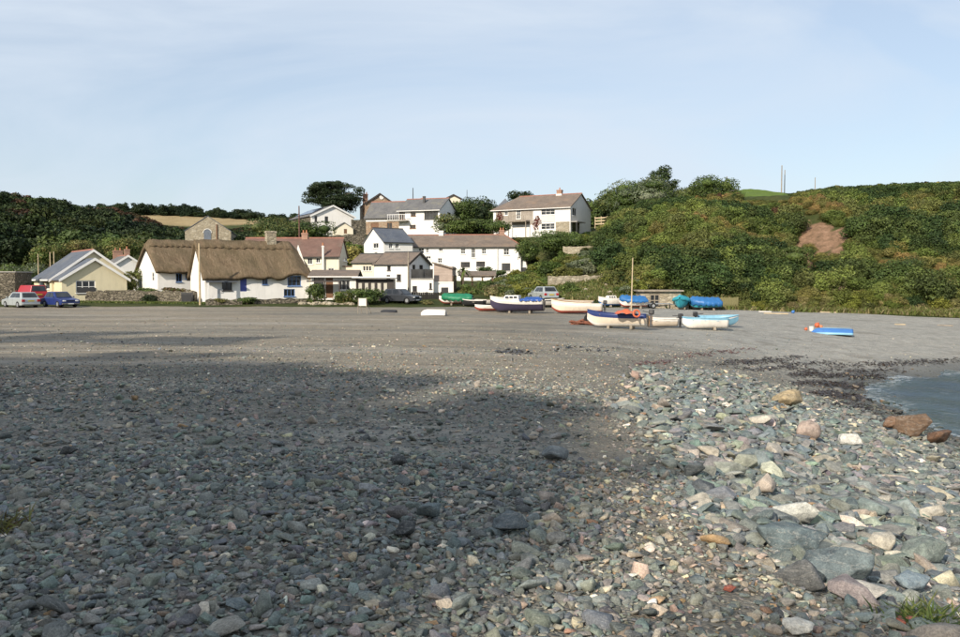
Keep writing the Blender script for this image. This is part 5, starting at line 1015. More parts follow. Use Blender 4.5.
wrack('dark_wrack', 'dark brown seaweed strewn in lines above the water', wrack_pts([(735, 362, 890, 366, 1), (745, 368, 900, 372, 1), (790, 374, 880, 378, 1.3), (800, 382, 870, 388, 1.5), (815, 392, 870, 400, 1.3), (830, 403, 880, 412, 1), (850, 414, 895, 424, .8), (880, 364, 958, 361, .7), (720, 364, 800, 358, .5)], 700, 81, 1.2), (.022, .014, .008), (.06, .036, .018), 82, .26)
wrack('red_wrack', 'reddish seaweed streak on the middle of the beach', wrack_pts([(675, 357, 752, 350, 1), (640, 364, 668, 362, .5)], 300, 83, .5), (.10, .045, .032), (.16, .07, .05), 84, .22)
wrack('black_wrack', 'small black seaweed scraps on the open shingle', wrack_pts([(500, 351, 525, 354, .7), (550, 349, 620, 350, .4)], 120, 85, .6), (.02, .018, .015), (.05, .04, .03), 86, .35)
wrack('orange_weed', 'orange brown dried weed in a hollow of the boulder bank', wrack_pts([(728, 498, 770, 516, 1), (770, 516, 778, 520, .5)], 500, 87, 3), (.16, .07, .02), (.28, .13, .04), 88, .06)

# ------------------------------------------------------------------ walls, fences, poles
def stone_wall(name, pts, h, th, mat, label, seed=1, cat='wall', jag=.1):
    r = random.Random(seed); bm = bmesh.new(); prev = None; o_ = Vector((*pts[0][:2], 0))
    P_ = []
    for a, b_ in zip(pts, pts[1:]):
        n = max(2, int((Vector(b_[:2]) - Vector(a[:2])).length / .4))
        P_ += [tuple(a[i] + (b_[i] - a[i]) * k / n for i in range(3)) for k in range(n)]
    P_.append(pts[-1])
    for i, p in enumerate(P_):
        q = Vector(P_[min(i + 1, len(P_) - 1)][:2]) - Vector(P_[max(i - 1, 0)][:2]); q.normalize(); nn = Vector((-q.y, q.x)) * th / 2; hh = h + r.uniform(-jag, jag); ring = []
        for sg, zs_ in ((-1, (-.5, h * .35, h * .7, hh)), (1, (hh - .03, h * .7, h * .35, -.5))):
            for z in zs_: ring.append(bm.verts.new((p[0] + nn.x * sg * (1.1 - .15 * z / h) + r.uniform(-.03, .03) - o_.x, p[1] + nn.y * sg + r.uniform(-.04, .04) - o_.y, p[2] + z)))
        if prev:
            for k in range(len(ring) - 1): bm.faces.new((prev[k], ring[k], ring[k + 1], prev[k + 1]))
        else: bm.faces.new(ring)
        prev = ring
    bm.faces.new(prev[::-1]); o = build(name, bm, mat); o.location = o_; tag(o, label, cat, None, 'thing'); return o
def wp(px, Y, z=None): x = (px - CX) / F * Y; return (x, Y, top(x, Y) if z is None else z)
stone_wall('stone_wall', [wp(60, 86.2), wp(100, 85.6), wp(150, 84.8), wp(196, 83.2)], 1.15, .5, STONE_D, 'dark dry stone wall running from the bungalow to the thatched cottages', 2)
stone_wall('stone_wall', [wp(206, 79.3), wp(225, 79.6), wp(242, 80)], .55, .45, STONE_D, 'short low stone wall in front of the long thatched cottage', 3)
stone_wall('stone_wall', [wp(254, 80.6), wp(280, 81.2), wp(306, 82)], .42, .45, STONE_D, 'low mossy stone edging below the blue windows', 4)
stone_wall('retaining_wall', [wp(563, 117, zrow(263, 117)), wp(585, 116, zrow(263, 116)), wp(606, 116, zrow(263, 116))], 2.3, .5, STONE, 'upper grey rubble retaining wall below the hillside house', 5)
stone_wall('retaining_wall', [wp(548, 90, zrow(300, 90)), wp(575, 90.5, zrow(299, 90)), wp(600, 91, zrow(299, 91)), wp(612, 91, zrow(299, 91))], 2.55, .5, STONE, 'lower rubble garden wall behind the white rowing boats', 6)
stone_wall('retaining_wall', [wp(560, 104, zrow(276, 104)), wp(580, 104, zrow(276, 104)), wp(600, 103, zrow(276, 103))], 1.3, .5, STONE, 'middle garden wall below the upper retaining wall', 7)
stone_wall('retaining_wall', [wp(516, 98, zrow(287, 98)), wp(535, 97, zrow(288, 97)), wp(552, 97, zrow(287, 97))], .9, .5, STONE, 'small garden terrace wall under the end of the white terrace', 8)
stone_wall('retaining_wall', [wp(366, 134, zrow(243, 134)), wp(330, 133, zrow(245, 133)), wp(296, 133, zrow(246, 133))], 1.5, .5, STONE_D, 'dark retaining wall below the upper left houses', 9)
stone_wall('stone_wall', [wp(352, 138, zrow(238, 138)), wp(366, 139, zrow(238, 139))], 3.0, .5, STONE_D, 'dark stone yard wall beside the long upper wing', 10)
def pole(px, r0, r1, Y, rad, mat, label, name='wooden_pole', cat='pole', group=None):
    p = P(px, r1, Y); g = top(p.x, p.y) if Y < 100 else p.z; h = P(px, r0, Y).z - g; return lathe_post(name, (p.x, p.y, g), h, rad, mat, label, cat, group)
pole(200, 243.5, 303, 79.5, .11, WOODP, 'pale wooden pole standing at the corner of the long thatched cottage')
pole(408.5, 252, 300, 86, .10, WOODG, 'grey wooden pole in front of the white gabled house')
pole(299.3, 206, 237, 112, .1, plain('faded_red_paint', (.13, .065, .05), .7, .2), 'reddish brown pole rising over the red-brown roof', 'painted_pole')
pole(781.5, 165.5, 191, 132, .1, WOODG, 'taller of the two thin skyline poles by the hilltop field', 'skyline_pole'); pole(784.5, 170, 191, 134, .08, WOODG, 'shorter of the two thin skyline poles by the hilltop field', 'skyline_pole')
pole(815, 177.5, 188, 134, .07, WOODG, 'lone thin pole on the skyline right of the paired poles', 'skyline_pole'); pole(727, 176.5, 190, 134, .07, WOODG, 'thin pole sticking up behind the round hilltop tree', 'skyline_pole')
pole(413, 188, 200, 158, .09, DARKMET, 'thin dark mast behind the upper slate roof', 'aerial_mast', 'mast'); pole(467, 190, 200, 165, .06, DARKMET, 'thin mast left of the skyline tree', 'aerial_mast', 'mast')
for i, (px, r0) in enumerate(((50.5, 252), (54.3, 251.5), (38.5, 254))):
    pole(px, r0, 275, 97, .07, WOODP, ['pale post just left of the bungalow roof', 'pale post nearest the bungalow ridge', 'thin pale post among the trees left of the bungalow'][i], 'garden_post', 'post')
# fences with their own boards
def fence(name, A, B, z, h, mat, label, boards, horizontal=False, bw=.14, gap=.02, posts=3, cat='fence'):
    A, B = Vector(A), Vector(B); d = B - A; L_ = d.length; o = empty(name, (A.x, A.y, z), label, cat, rz=math.atan2(d.y, d.x))
    for i in range(posts): x = L_ * i / (posts - 1); one('post', lambda bm: box(bm, x - .06, x + .06, .02, .14, -.4, h + .05), mat, o)
    if horizontal:
        me = None
        for i in range(boards): zz = h * (i + .6) / boards; one('board', lambda bm: box(bm, -.05, L_ + .05, -.03, .018, zz - bw / 2, zz + bw / 2), mat, o)
    else:
        n = int(L_ / (bw + gap)); me = None
        for i in range(n):
            if me is None: q = one('board', lambda bm: box(bm, 0, bw, -.025, .018, -.1, h), mat, o); me = q.data
            else: q = bpy.data.objects.new('board', me); col.objects.link(q); q.parent = o
            q.location = (i * (bw + gap), random.uniform(-.006, .002), random.uniform(-.03, .02))
    return o
_p = P(714, 308, 80.5); fence('fence', XY(714, 80.2), XY(738, 80.8), -.35, 1.25, plain('green_stained_wood', (.21, .19, .09), .8, .2, 3), 'greenish wooden fence panel right of the blue covered boat', 0, posts=4)
fence('fence', XY(412, 87), XY(441, 87), .35, .95, BLACKBOARD, 'black board fence in front of the roof terrace block', 0, bw=.2)
fence('fence', XY(594.5, 133), XY(606.5, 131.5), zrow(225.5, 132), 1.4, WOODP, 'pale post-and-rail fence beside the hillside house', 3, True, .2)
fence('fence', XY(793, 111), XY(817, 110), zrow(221, 111), .8, WOODG, 'small rail fence at the top of the earth scar', 2, True, .1, posts=5)
fence('fence', XY(27, 92), XY(40, 91), .4, 1.6, FRAME_W, 'white paling fence behind the red van', 0, bw=.16)
# rubble strewn over the garden bank
r_ = np.random.default_rng(91); bm = bmesh.new()
for _ in range(240):
    px = r_.uniform(492, 640); Y = r_.uniform(82.5, 112); x = (px - CX) / F * Y; s = r_.uniform(.2, .7); M_ = Matrix.Translation((x, Y, top(x, Y) + s * .25)) @ Matrix.Rotation(r_.uniform(0, 6), 4, 'Z') @ Matrix.Diagonal((s, s * .8, s * .7, 1))
    bmesh.ops.create_icosphere(bm, subdivisions=1, radius=.6, matrix=M_)
for v in bm.verts: v.co += Vector(r_.normal(0, .035, 3))
tag(build('garden_rubble', bm, STONE, weld=0), 'pale rubble strewn over the garden bank', 'rubble', None, 'stuff')
bm = bmesh.new()
for _ in range(46):
    px = r_.uniform(300, 365); Y = r_.uniform(79.6, 80.6); x = (px - CX) / F * Y; s = r_.uniform(.2, .55); bmesh.ops.create_icosphere(bm, subdivisions=1, radius=.6, matrix=Matrix.Translation((x, Y, top(x, Y) + s * .15)) @ Matrix.Diagonal((s * 1.2, s, s * .7, 1)))
for v in bm.verts: v.co += Vector(r_.normal(0, .03, 3))
tag(build('edging_rocks', bm, STONE, weld=0), 'pale rocks edging the verge in front of the café', 'rocks', None, 'stuff')
# ------------------------------------------------------------------ cars
def paint(name, c, metal=.0, rough=.28): return plain(name, c, rough, .05, 1.5, .5, metal, bump=0)
LAMP_R = plain('red_lamp', (.35, .02, .02), .2, .1, 5, .5); LAMP_W = plain('clear_lamp', (.7, .7, .68), .15, .1, 5, .6); PLATE_Y = plain('yellow_plate', (.55, .42, .06), .5, .05); PLATE_W = plain('white_plate', (.7, .7, .66), .5, .05); RIM = plain('wheel_rim', (.42, .43, .44), .35, .1, 5, .5, .6)
def car(name, label, px, row, heading, L_, W_, H_, body, kind='hatch', group='cars parked by the village'):
    p = hit(px, row); o = empty(name, (p.x, p.y, p.z), label, 'van' if kind == 'van' else 'car', group, rz=heading); bm = bmesh.new()
    wr, fx, rx = .30, L_ * .31, -L_ * .29; sh = H_ * .62; nose = H_ * .5
    def arch(cx): return [(cx + (wr + .06) * math.cos(t), .22 + (wr + .06) * math.sin(t)) for t in np.linspace(math.pi, 0, 7)]
    prof = [(-L_ / 2 + .03, .24)] + arch(rx) + arch(fx) + [(L_ / 2 - .06, .24), (L_ / 2, .42), (L_ / 2 - .05, nose), (L_ * .24, sh - .02), (-L_ * .3 if kind == 'saloon' else -L_ / 2 + .12, sh), (-L_ / 2 + .02, sh - .1), (-L_ / 2, .45)]
    n = len(prof); rings = []
    for sg, off in ((-1, 0), (-1, .06), (1, .06), (1, 0)):
        y = sg * (W_ / 2 - (.05 if off == 0 else 0)); rings.append([bm.verts.new((x * (.985 if off == 0 else 1), y if off else sg * (W_ / 2), z)) for x, z in prof])
    rings = [rings[0], rings[3]]
    for v in [v for r__ in bm.verts for v in ()]: pass
    used = set(rings[0] + rings[1]); bmesh.ops.delete(bm, geom=[v for v in bm.verts if v not in used], context='VERTS')
    bm.faces.new(rings[0]); bm.faces.new(rings[1][::-1])
    for i in range(n): bm.faces.new((rings[0][i], rings[0][(i + 1) % n], rings[1][(i + 1) % n], rings[1][i]))
    bd = build('body', bm, body, o); bevel_mod(bd, .05, 3)
    # cabin: tapered pillars and roof, with panes set just proud
    b0, b1 = L_ * .22, (-L_ * .47 if kind != 'saloon' else -L_ * .36); t0, t1 = L_ * .06, (-L_ * .36 if kind == 'hatch' else -L_ * .24 if kind == 'saloon' else -L_ * .44); wb, wt = W_ / 2 - .04, W_ / 2 - .22
    if kind == 'van': b0, t0 = L_ * .3, L_ * .2
    z0, z1 = sh - .04, H_
    C = {('b', 'f', s): Vector((b0, s * wb, z0)) for s in (-1, 1)}; C.update({('b', 'r', s): Vector((b1, s * wb, z0)) for s in (-1, 1)}); C.update({('t', 'f', s): Vector((t0, s * wt, z1)) for s in (-1, 1)}); C.update({('t', 'r', s): Vector((t1, s * wt, z1)) for s in (-1, 1)})
    def cab(bm):
        V = {k: bm.verts.new(v) for k, v in C.items()}; q = lambda *ks: bm.faces.new([V[k] for k in ks])
        q(('t', 'f', -1), ('t', 'f', 1), ('t', 'r', 1), ('t', 'r', -1)); q(('b', 'f', -1), ('b', 'f', 1), ('b', 'r', 1), ('b', 'r', -1)); q(('b', 'f', -1), ('b', 'f', 1), ('t', 'f', 1), ('t', 'f', -1)); q(('b', 'r', -1), ('b', 'r', 1), ('t', 'r', 1), ('t', 'r', -1))
        for s in (-1, 1): q(('b', 'f', s), ('b', 'r', s), ('t', 'r', s), ('t', 'f', s))
    bevel_mod(one('cabin', cab, body, o), .06, 3)
    def pane(nm, a, b_, c, d, push, u0, u1, v0, v1):
        def pt(u, v): return (a.lerp(b_, u)).lerp(d.lerp(c, u), v) + push
        one(nm, lambda bm: prism(bm, [pt(u0, v0), pt(u1, v0), pt(u1, v1), pt(u0, v1)], push.normalized(), .01), GLASS, o)
    g = lambda *k: C[k]
    pane('windscreen', g('b', 'f', -1), g('b', 'f', 1), g('t', 'f', 1), g('t', 'f', -1), Vector((.012, 0, .006)), .08, .92, .14, .9)
    pane('rear_window', g('b', 'r', 1), g('b', 'r', -1), g('t', 'r', -1), g('t', 'r', 1), Vector((-.012, 0, .006)), .08, .92, .2, .88)
    if kind != 'van':
        for s in (-1, 1):
            for u0, u1 in ((.16, .50), (.54, .88)): pane('side_window', g('b', 'f', s), g('b', 'r', s), g('t', 'r', s), g('t', 'f', s), Vector((0, s * .012, .004)), u0, u1, .16, .86)
    for s in (-1, 1):
        for cx in (fx, rx):
            w_ = one('wheel', lambda bm: tube(bm, [(cx, s * (W_ / 2 - .2), wr), (cx, s * (W_ / 2 - .02), wr), (cx, s * (W_ / 2 + .005), wr)], [wr, wr, wr * .88], 20), RUBBER, o)
            one('rim', lambda bm: tube(bm, [(cx, s * (W_ / 2 - .02), wr), (cx, s * (W_ / 2 + .015), wr)], [wr * .62, wr * .56], 12), RIM, w_)
        one('headlight', lambda bm: box(bm, L_ / 2 - .1, L_ / 2 + .004, s * (W_ / 2 - .28) - .14, s * (W_ / 2 - .28) + .14, nose - .17, nose - .04), LAMP_W, o, bev=.03)
        one('tail_light', lambda bm: box(bm, -L_ / 2 - .012, -L_ / 2 + .1, s * (W_ / 2 - .17) - .14, s * (W_ / 2 - .17) + .14, sh - .32, sh - .1), LAMP_R, o, bev=.02)
        one('mirror', lambda bm: box(bm, b0 - .25, b0 - .13, s * (W_ / 2 + .02), s * (W_ / 2 + .14), sh + .02, sh + .13), body, o, bev=.02)
        one('door_line', lambda bm: [box(bm, x, x + .012, s * (W_ / 2 + .002) - .003, s * (W_ / 2 + .002) + .003, .32, sh - .05) for x in (L_ * .17, -L_ * .06)], RUBBER, o)
    one('bumper', lambda bm: box(bm, L_ / 2 - .12, L_ / 2 + .035, -W_ / 2 + .06, W_ / 2 - .06, .27, .4), plain('grey_bumper', (.12, .12, .125), .6, .1), o, bev=.04); one('bumper', lambda bm: box(bm, -L_ / 2 - .035, -L_ / 2 + .12, -W_ / 2 + .06, W_ / 2 - .06, .3, .45), body, o, bev=.04)
    one('grille', lambda bm: box(bm, L_ / 2 - .05, L_ / 2 + .006, -.35, .35, nose - .14, nose - .06), RUBBER, o)
    one('number_plate', lambda bm: box(bm, L_ / 2 + .036, L_ / 2 + .045, -.26, .26, .3, .39), PLATE_W, o); one('number_plate', lambda bm: box(bm, -L_ / 2 - .03, -L_ / 2 - .004, -.26, .26, sh - .3, sh - .19), PLATE_Y, o)
    return o
SILVER = paint('silver_car_paint', (.42, .45, .45), .35); BLUEP = paint('blue_car_paint', (.018, .034, .15), .1); REDP = paint('red_van_paint', (.36, .02, .03)); GREYP = paint('dark_grey_car_paint', (.05, .055, .065), .3)
car('parked_car', 'silver hatchback seen from behind at the left edge of the car park', 21, 307.5, R(143), 4.1, 1.7, 1.42, SILVER)
car('parked_car', 'dark blue saloon parked nose right beside the silver hatchback', 60, 307, R(-38), 4.2, 1.7, 1.42, BLUEP, 'saloon')
car('parked_van', 'red van half hidden behind the silver hatchback', 31, 302.5, R(140), 4.2, 1.75, 1.75, REDP, 'van')
car('parked_car', 'dark grey hatchback beside the wooden pole and black fence', 401, 303.5, R(-28), 3.9, 1.65, 1.42, GREYP)
car('parked_car', 'distant silver car behind the purple-hulled boat', 543, 301, R(112), 3.8, 1.65, 1.4, SILVER)

# ------------------------------------------------------------------ boats
def boatpaint(name, c): return plain(name, c, .4, .1, 1.2, .4, bump=.05, dirt=mul(c, .6), dirt_amt=.5)
B_WHITE = boatpaint('white_boat_paint', (.72, .68, .62)); B_CREAM = boatpaint('cream_boat_paint', (.70, .60, .48)); B_NAVY = boatpaint('navy_boat_paint', (.03, .05, .16)); B_PURP = boatpaint('dark_purple_boat_paint', (.05, .042, .075)); B_LBLUE = boatpaint('light_blue_boat_paint', (.20, .40, .52)); B_RED = boatpaint('red_antifouling', (.30, .07, .05)); B_TURQ = boatpaint('turquoise_boat_paint', (.03, .27, .33)); B_BLUE = boatpaint('blue_boat_paint', (.05, .16, .42)); B_BLACK = boatpaint('black_boat_paint', (.03, .03, .032))
T_BLUE = plain('blue_tarpaulin', (.025, .13, .34), .45, .2, 2, .4, bump=.3); T_GREEN = plain('green_tarpaulin', (.015, .17, .085), .5, .2, 2, .4, bump=.3); T_TURQ = plain('turquoise_cover', (.03, .30, .38), .5, .15, 2, .4, bump=.2); T_MID = plain('navy_canvas', (.03, .09, .32), .7, .2, 2, bump=.2)
ORANGE = plain('orange_plastic', (.52, .12, .05), .5, .1, 3, .4); INNER = boatpaint('boat_interior', (.42, .38, .31)); VARN = plain('varnished_wood', (.28, .15, .06), .4, .2, 5, .4)
class Hull:
    def __init__(s, L_, B, D, bowrise=.28, tr=.82):
        s.L, s.B, s.D, s.br, s.tr = L_, B, D, bowrise, tr
    def b(s, t): return s.B / 2 * (s.tr + (1 - s.tr) * math.sin(t / .42 * math.pi / 2) if t < .42 else max(.015, 1 - ((t - .42) / .58) ** 2.3))
    def sh(s, t): return s.D * (1 + s.br * t ** 2.6 + .06 * (1 - t) ** 2)
    def k(s, t): return s.D * (.62 * max(0, (t - .78) / .22) ** 2.2 + .1 * (1 - t) ** 2)
    def pt(s, t, q, side, ins=0):
        b = max(.004, s.b(t) - ins); z = s.k(t) + ins * 1.2 + (s.sh(t) - s.k(t) - ins * 1.2) * q ** 1.5; return Vector(((t - .5) * s.L - (ins if t > .95 else 0), side * b * min(1, 1.03 * q ** .55 * (1 if q else 0)), z))
def hull_mesh(h, lower, upper, stripe=.72, keelm=None, name='hull', parent=None, inner=INNER, nt=22, nq=9, solid=False):
    bm = bmesh.new(); ts = np.linspace(0, 1, nt); qs = np.linspace(0, 1, nq); mats = [lower, upper, inner, keelm or lower]
    def skin(ins):
        return [[bm.verts.new(h.pt(t, q, -1, ins)) for q in qs[::-1]] + [bm.verts.new(h.pt(t, q, 1, ins)) for q in qs[1:]] for t in ts]
    O = skin(0); m = len(O[0])
    for a, b in zip(O, O[1:]):
        for i in range(m - 1):
            f = bm.faces.new((a[i], a[i + 1], b[i + 1], b[i])); q = qs[::-1][i] if i < nq - 1 else qs[i - nq + 2]; q2 = (q + (qs[::-1][i + 1] if i < nq - 1 else qs[i - nq + 1])) / 2
            f.material_index = 1 if q2 > stripe else 3 if (keelm and q2 < .34) else 0; f.smooth = True
    if not solid:
        I = skin(.035)
        for a, b in zip(I, I[1:]):
            for i in range(m - 1): f = bm.faces.new((a[i], b[i], b[i + 1], a[i + 1])); f.material_index = 2; f.smooth = True
        for (a, b), (c, d) in zip(zip(O, O[1:]), zip(I, I[1:])):
            f = bm.faces.new((a[0], b[0], d[0], c[0])); f.material_index = 1; f = bm.faces.new((a[-1], c[-1], d[-1], b[-1])); f.material_index = 1
        for i in range(m - 1): f = bm.faces.new((I[0][i], I[0][i + 1], O[0][i + 1], O[0][i])); f.material_index = 1
        f = bm.faces.new(O[0][::-1]); f.material_index = 0; f = bm.faces.new(I[0]); f.material_index = 2
    else: f = bm.faces.new(O[0][::-1]); f.material_index = 0; bm.faces.new([a[0] for a in O] + [a[-1] for a in O][::-1]).material_index = 2
    bm.normal_update(); uvproj(bm); me = bpy.data.meshes.new(name); bm.to_mesh(me); bm.free(); return link(name, me, mats, parent)
def rail(h, o, mat, rad=.03):
    for sd in (-1, 1): one('gunwale', lambda bm: tube(bm, [h.pt(t, 1, sd) + Vector((0, sd * .01, .01)) for t in np.linspace(0, 1, 16)], rad, 6), mat, o)
def thwarts(h, o, ts, mat):
    for t in ts: x = (t - .5) * h.L; b = h.b(t) * .93; z = h.sh(t) - .14; one('thwart', lambda bm: box(bm, x - .11, x + .11, -b, b, z - .03, z), mat, o)
def outboard(h, o, cowl=None, tilt=0):
    x = -h.L / 2; z = h.sh(0); ob = one('outboard', lambda bm: box(bm, x - .36, x - .04, -.13, .13, z + .02, z + .34), cowl or DARKMET, o, bev=.06)
    one('engine_leg', lambda bm: (box(bm, x - .24, x - .12, -.05, .05, z - .6, z + .02), box(bm, x - .34, x - .1, -.09, .09, z - .38, z - .35), box(bm, x - .3, x - .08, -.04, .04, z - .72, z - .6)), DARKMET, ob); one('tiller', lambda bm: tube(bm, [(x - .1, 0, z + .16), (x + .35, .03, z + .22)], .025, 6), DARKMET, ob)
def cover(h, o, mat, peak=.35, drop=.16, t0=.0, t1=1.0, seed=1, name='cover', flatb=1.05):
    r = random.Random(seed); bm = bmesh.new(); rows = []; ts = np.linspace(t0, t1, 22)
    for i, t in enumerate(ts):
        b = (h.b(t) + .04) * flatb; z = h.sh(t); e = min(1, (t - t0) / .12 + .35, (t1 - t) / .14 + .3); row = []
        for j in range(13):
            a = -1 + 2 * j / 12; ab = abs(a)
            if ab > .84: y = math.copysign(b + .02, a); zz = z + .02 - drop * (ab - .84) / .16 * (1 + .25 * math.sin(i * 1.9 + a * 3))
            else: y = b * a / .84; zz = z + .03 + peak * e * (1 - (ab / .84) ** 1.4) + .02 * math.sin(i * 1.3 + j * 2.2)
            row.append(bm.verts.new(((t - .5) * h.L, y + r.uniform(-.03, .03), zz + r.uniform(-.04, .04))))
        rows.append(row)
    for a, b in zip(rows, rows[1:]):
        for k in range(12): bm.faces.new((a[k], b[k], b[k + 1], a[k + 1]))
    c = build(name, bm, mat, o, True); sm = c.modifiers.new('thick', 'SOLIDIFY'); sm.thickness = .012; return c
def place(name, label, px, row, heading, cat='boat', group='boats drawn up on the shingle', heel=0, dz=0, pitch=0):
    p = hit(px, row); return empty(name, (p.x, p.y, p.z + dz), label, cat, group, rz=heading, tilt=(heel, pitch))
def chocks(h, o, ts=(.25, .62)):
    for t in ts: x = (t - .5) * h.L; one('chock', lambda bm: box(bm, x - .08, x + .08, -h.B * .3, h.B * .3, -.12, h.k(t) + .06), WOODG, o)
# masted boat with navy band
h = Hull(4.0, 1.5, .78, .42); o = place('masted_boat', 'white rowing boat with navy band, thin mast and orange lifebuoy', 617, 328.5, R(157), heel=R(5), dz=.08)
hull_mesh(h, B_CREAM, B_NAVY, .78, B_WHITE, parent=o); rail(h, o, B_NAVY); thwarts(h, o, (.25, .5, .74), VARN); chocks(h, o)
mh = P(635, 257, 52.5).z - o.location.z; one('mast', lambda bm: tube(bm, [(-.9, 0, .1), (-.9, 0, mh * .6), (-.9, 0, mh)], [.05, .042, .03], 8), WOODP, o); outboard(h, o)
one('rudder', lambda bm: box(bm, -2.27, -2.02, -.02, .02, .1, .75), VARN, o)
# things lying in and beside it
def torus(bm, Rr, r, n=20, m=8, c=(0, 0, 0)):
    V = [[bm.verts.new((c[0] + (Rr + r * math.cos(b)) * math.cos(a), c[1] + r * math.sin(b), c[2] + (Rr + r * math.cos(b)) * math.sin(a))) for b in np.linspace(0, 2 * math.pi, m, endpoint=False)] for a in np.linspace(0, 2 * math.pi, n, endpoint=False)]
    for i in range(n):
        for j in range(m): bm.faces.new((V[i][j], V[(i + 1) % n][j], V[(i + 1) % n][(j + 1) % m], V[i][(j + 1) % m]))
bo = one('lifebuoy', lambda bm: torus(bm, .21, .06), ORANGE, None, True); pb = P(636.5, 313.5, 51.6); bo.location = pb; bo.rotation_euler = (R(-12), 0, R(10)); tag(bo, 'orange ring lifebuoy hung at the stern of the masted boat', 'lifebuoy')
def sail(bm):
    r = random.Random(4); n = 9; V = [[bm.verts.new((x * .16 + r.uniform(-.03, .03), y * .12, .28 * math.exp(-((x - 4) / 3.2) ** 2) * (1 - abs(y) / 4.5) + .12 * math.sin(x * 1.7 + y) * .4 + r.uniform(0, .04))) for y in range(-4, 5)] for x in range(n)]
    for i in range(n - 1):
        for j in range(8): bm.faces.new((V[i][j], V[i + 1][j], V[i + 1][j + 1], V[i][j + 1]))
sl2 = one('folded_sail', sail, ORANGE, None, True); sl2.location = P(623, 313.5, 52.6); sl2.rotation_euler.z = R(-20); sl2.location.x -= .5; tag(sl2, 'crumpled orange sailcloth lying across the masted boat', 'sail')
# white dinghy with outboard behind it
h = Hull(2.3, 1.15, .52); o = place('dinghy', 'plain white dinghy with an outboard just right of the masted boat', 660, 327.5, R(176), dz=.05); hull_mesh(h, B_CREAM, B_WHITE, .8, parent=o); rail(h, o, B_WHITE); thwarts(h, o, (.3, .62), INNER); outboard(h, o)
# white boat and light blue boat on the right
h = Hull(2.9, 1.25, .6); o = place('rowing_boat', 'white rowing boat with a light blue gunwale and rusty keel', 705, 330, R(172), heel=R(7), dz=.06); hull_mesh(h, B_WHITE, B_LBLUE, .9, B_WHITE, parent=o); rail(h, o, B_LBLUE); thwarts(h, o, (.25, .5, .75), B_LBLUE); chocks(h, o, (.3,))
h = Hull(2.7, 1.2, .56); o = place('rowing_boat', 'light blue boat behind the white one, showing its blue inside', 718, 326.5, R(-6), heel=R(6), dz=.08); hull_mesh(h, B_LBLUE, B_WHITE, .9, parent=o, inner=B_LBLUE); rail(h, o, B_LBLUE); thwarts(h, o, (.3, .6), B_LBLUE); outboard(h, o, B_BLACK)
# purple hulled cabin boat
def cabin_boat(name, label, px, row, hd, L_, B, D, low, up, cabw, canvas=None, keel=None, heel=0):
    h = Hull(L_, B, D, .4); o = place(name, label, px, row, hd, heel=heel, dz=.1); hull_mesh(h, low, up, .72, keel, parent=o); rail(h, o, B_WHITE, .035)
    def deck(bm):
        V = [(bm.verts.new(h.pt(t, 1, -1) + Vector((0, .03, -.02))), bm.verts.new(h.pt(t, 1, 1) + Vector((0, -.03, -.02)))) for t in np.linspace(.52, .99, 8)]
        for (a, b), (c, d) in zip(V, V[1:]): bm.faces.new((a, c, d, b))
    one('foredeck', deck, B_WHITE, o); x0, x1 = -.06 * L_, .2 * L_; z = h.sh(.55) - .05; bw = h.b(.55) * .78
    def cab(bm):
        lo = [(x0, -bw, z), (x1 + .25, -bw * .8, z), (x1 + .25, bw * .8, z), (x0, bw, z)]; hi = [(x0 + .05, -bw * .85, z + cabw), (x1, -bw * .7, z + cabw), (x1, bw * .7, z + cabw), (x0 + .05, bw * .85, z + cabw)]; A = [bm.verts.new(p) for p in lo]; C = [bm.verts.new(p) for p in hi]
        bm.faces.new(A[::-1]); bm.faces.new(C)
        for i in range(4): bm.faces.new((A[i], A[(i + 1) % 4], C[(i + 1) % 4], C[i]))
    cb = one('cabin', cab, B_WHITE, o, bev=.04)
    for sd in (-1, 1):
        for k in range(3):
            xa = x0 + .16 + k * (x1 - x0 - .1) / 3; wv = (x1 - x0) / 3 - .12; y = sd * bw
            one('window', lambda bm: prism(bm, [(xa, y * .975 + sd * .012, z + cabw * .42), (xa + wv, y * .93 + sd * .012, z + cabw * .42), (xa + wv, y * .82 + sd * .02, z + cabw * .82), (xa, y * .885 + sd * .02, z + cabw * .82)], (0, sd, 0), .01), GLASS, cb)
    if canvas: cover(h, o, canvas, .25, .06, .02, .42, 3, 'canvas_cover')
    chocks(h, o); return o, h
cabin_boat('cabin_boat', 'cabin boat with dark purple hull, white stripe and blue canvas', 517, 313, R(166), 4.6, 1.75, .92, B_PURP, B_WHITE, .42, T_MID, B_PURP)
cabin_boat('cabin_boat', 'white cabin boat with a blue bottom in front of the hedge', 613.5, 307, R(188), 3.0, 1.4, .62, B_WHITE, B_WHITE, .34, None, B_BLUE)
# white rowing boats in the middle
h = Hull(4.2, 1.5, .72, .4); o = place('rowing_boat', 'long white rowing boat, nearer of the pair left of the masted boat', 577, 314, R(169), heel=R(5), dz=.05); hull_mesh(h, B_CREAM, B_WHITE, .75, B_RED, parent=o); rail(h, o, B_WHITE); thwarts(h, o, (.25, .5, .75), INNER); outboard(h, o)
h = Hull(3.8, 1.5, .66, .4); o = place('rowing_boat', 'white rowing boat half hidden behind the nearer of the pair', 572, 309.5, R(165), heel=R(-4), dz=.05); hull_mesh(h, B_WHITE, B_CREAM, .8, parent=o); rail(h, o, VARN); thwarts(h, o, (.3, .6), INNER)
h = Hull(3.2, 1.4, .6); o = place('rowing_boat', 'grey white boat right of the purple-hulled cabin boat', 548, 307.5, R(12), dz=.08); hull_mesh(h, B_WHITE, B_BLACK, .86, B_BLACK, parent=o); rail(h, o, B_WHITE); thwarts(h, o, (.3, .6), INNER); chocks(h, o)
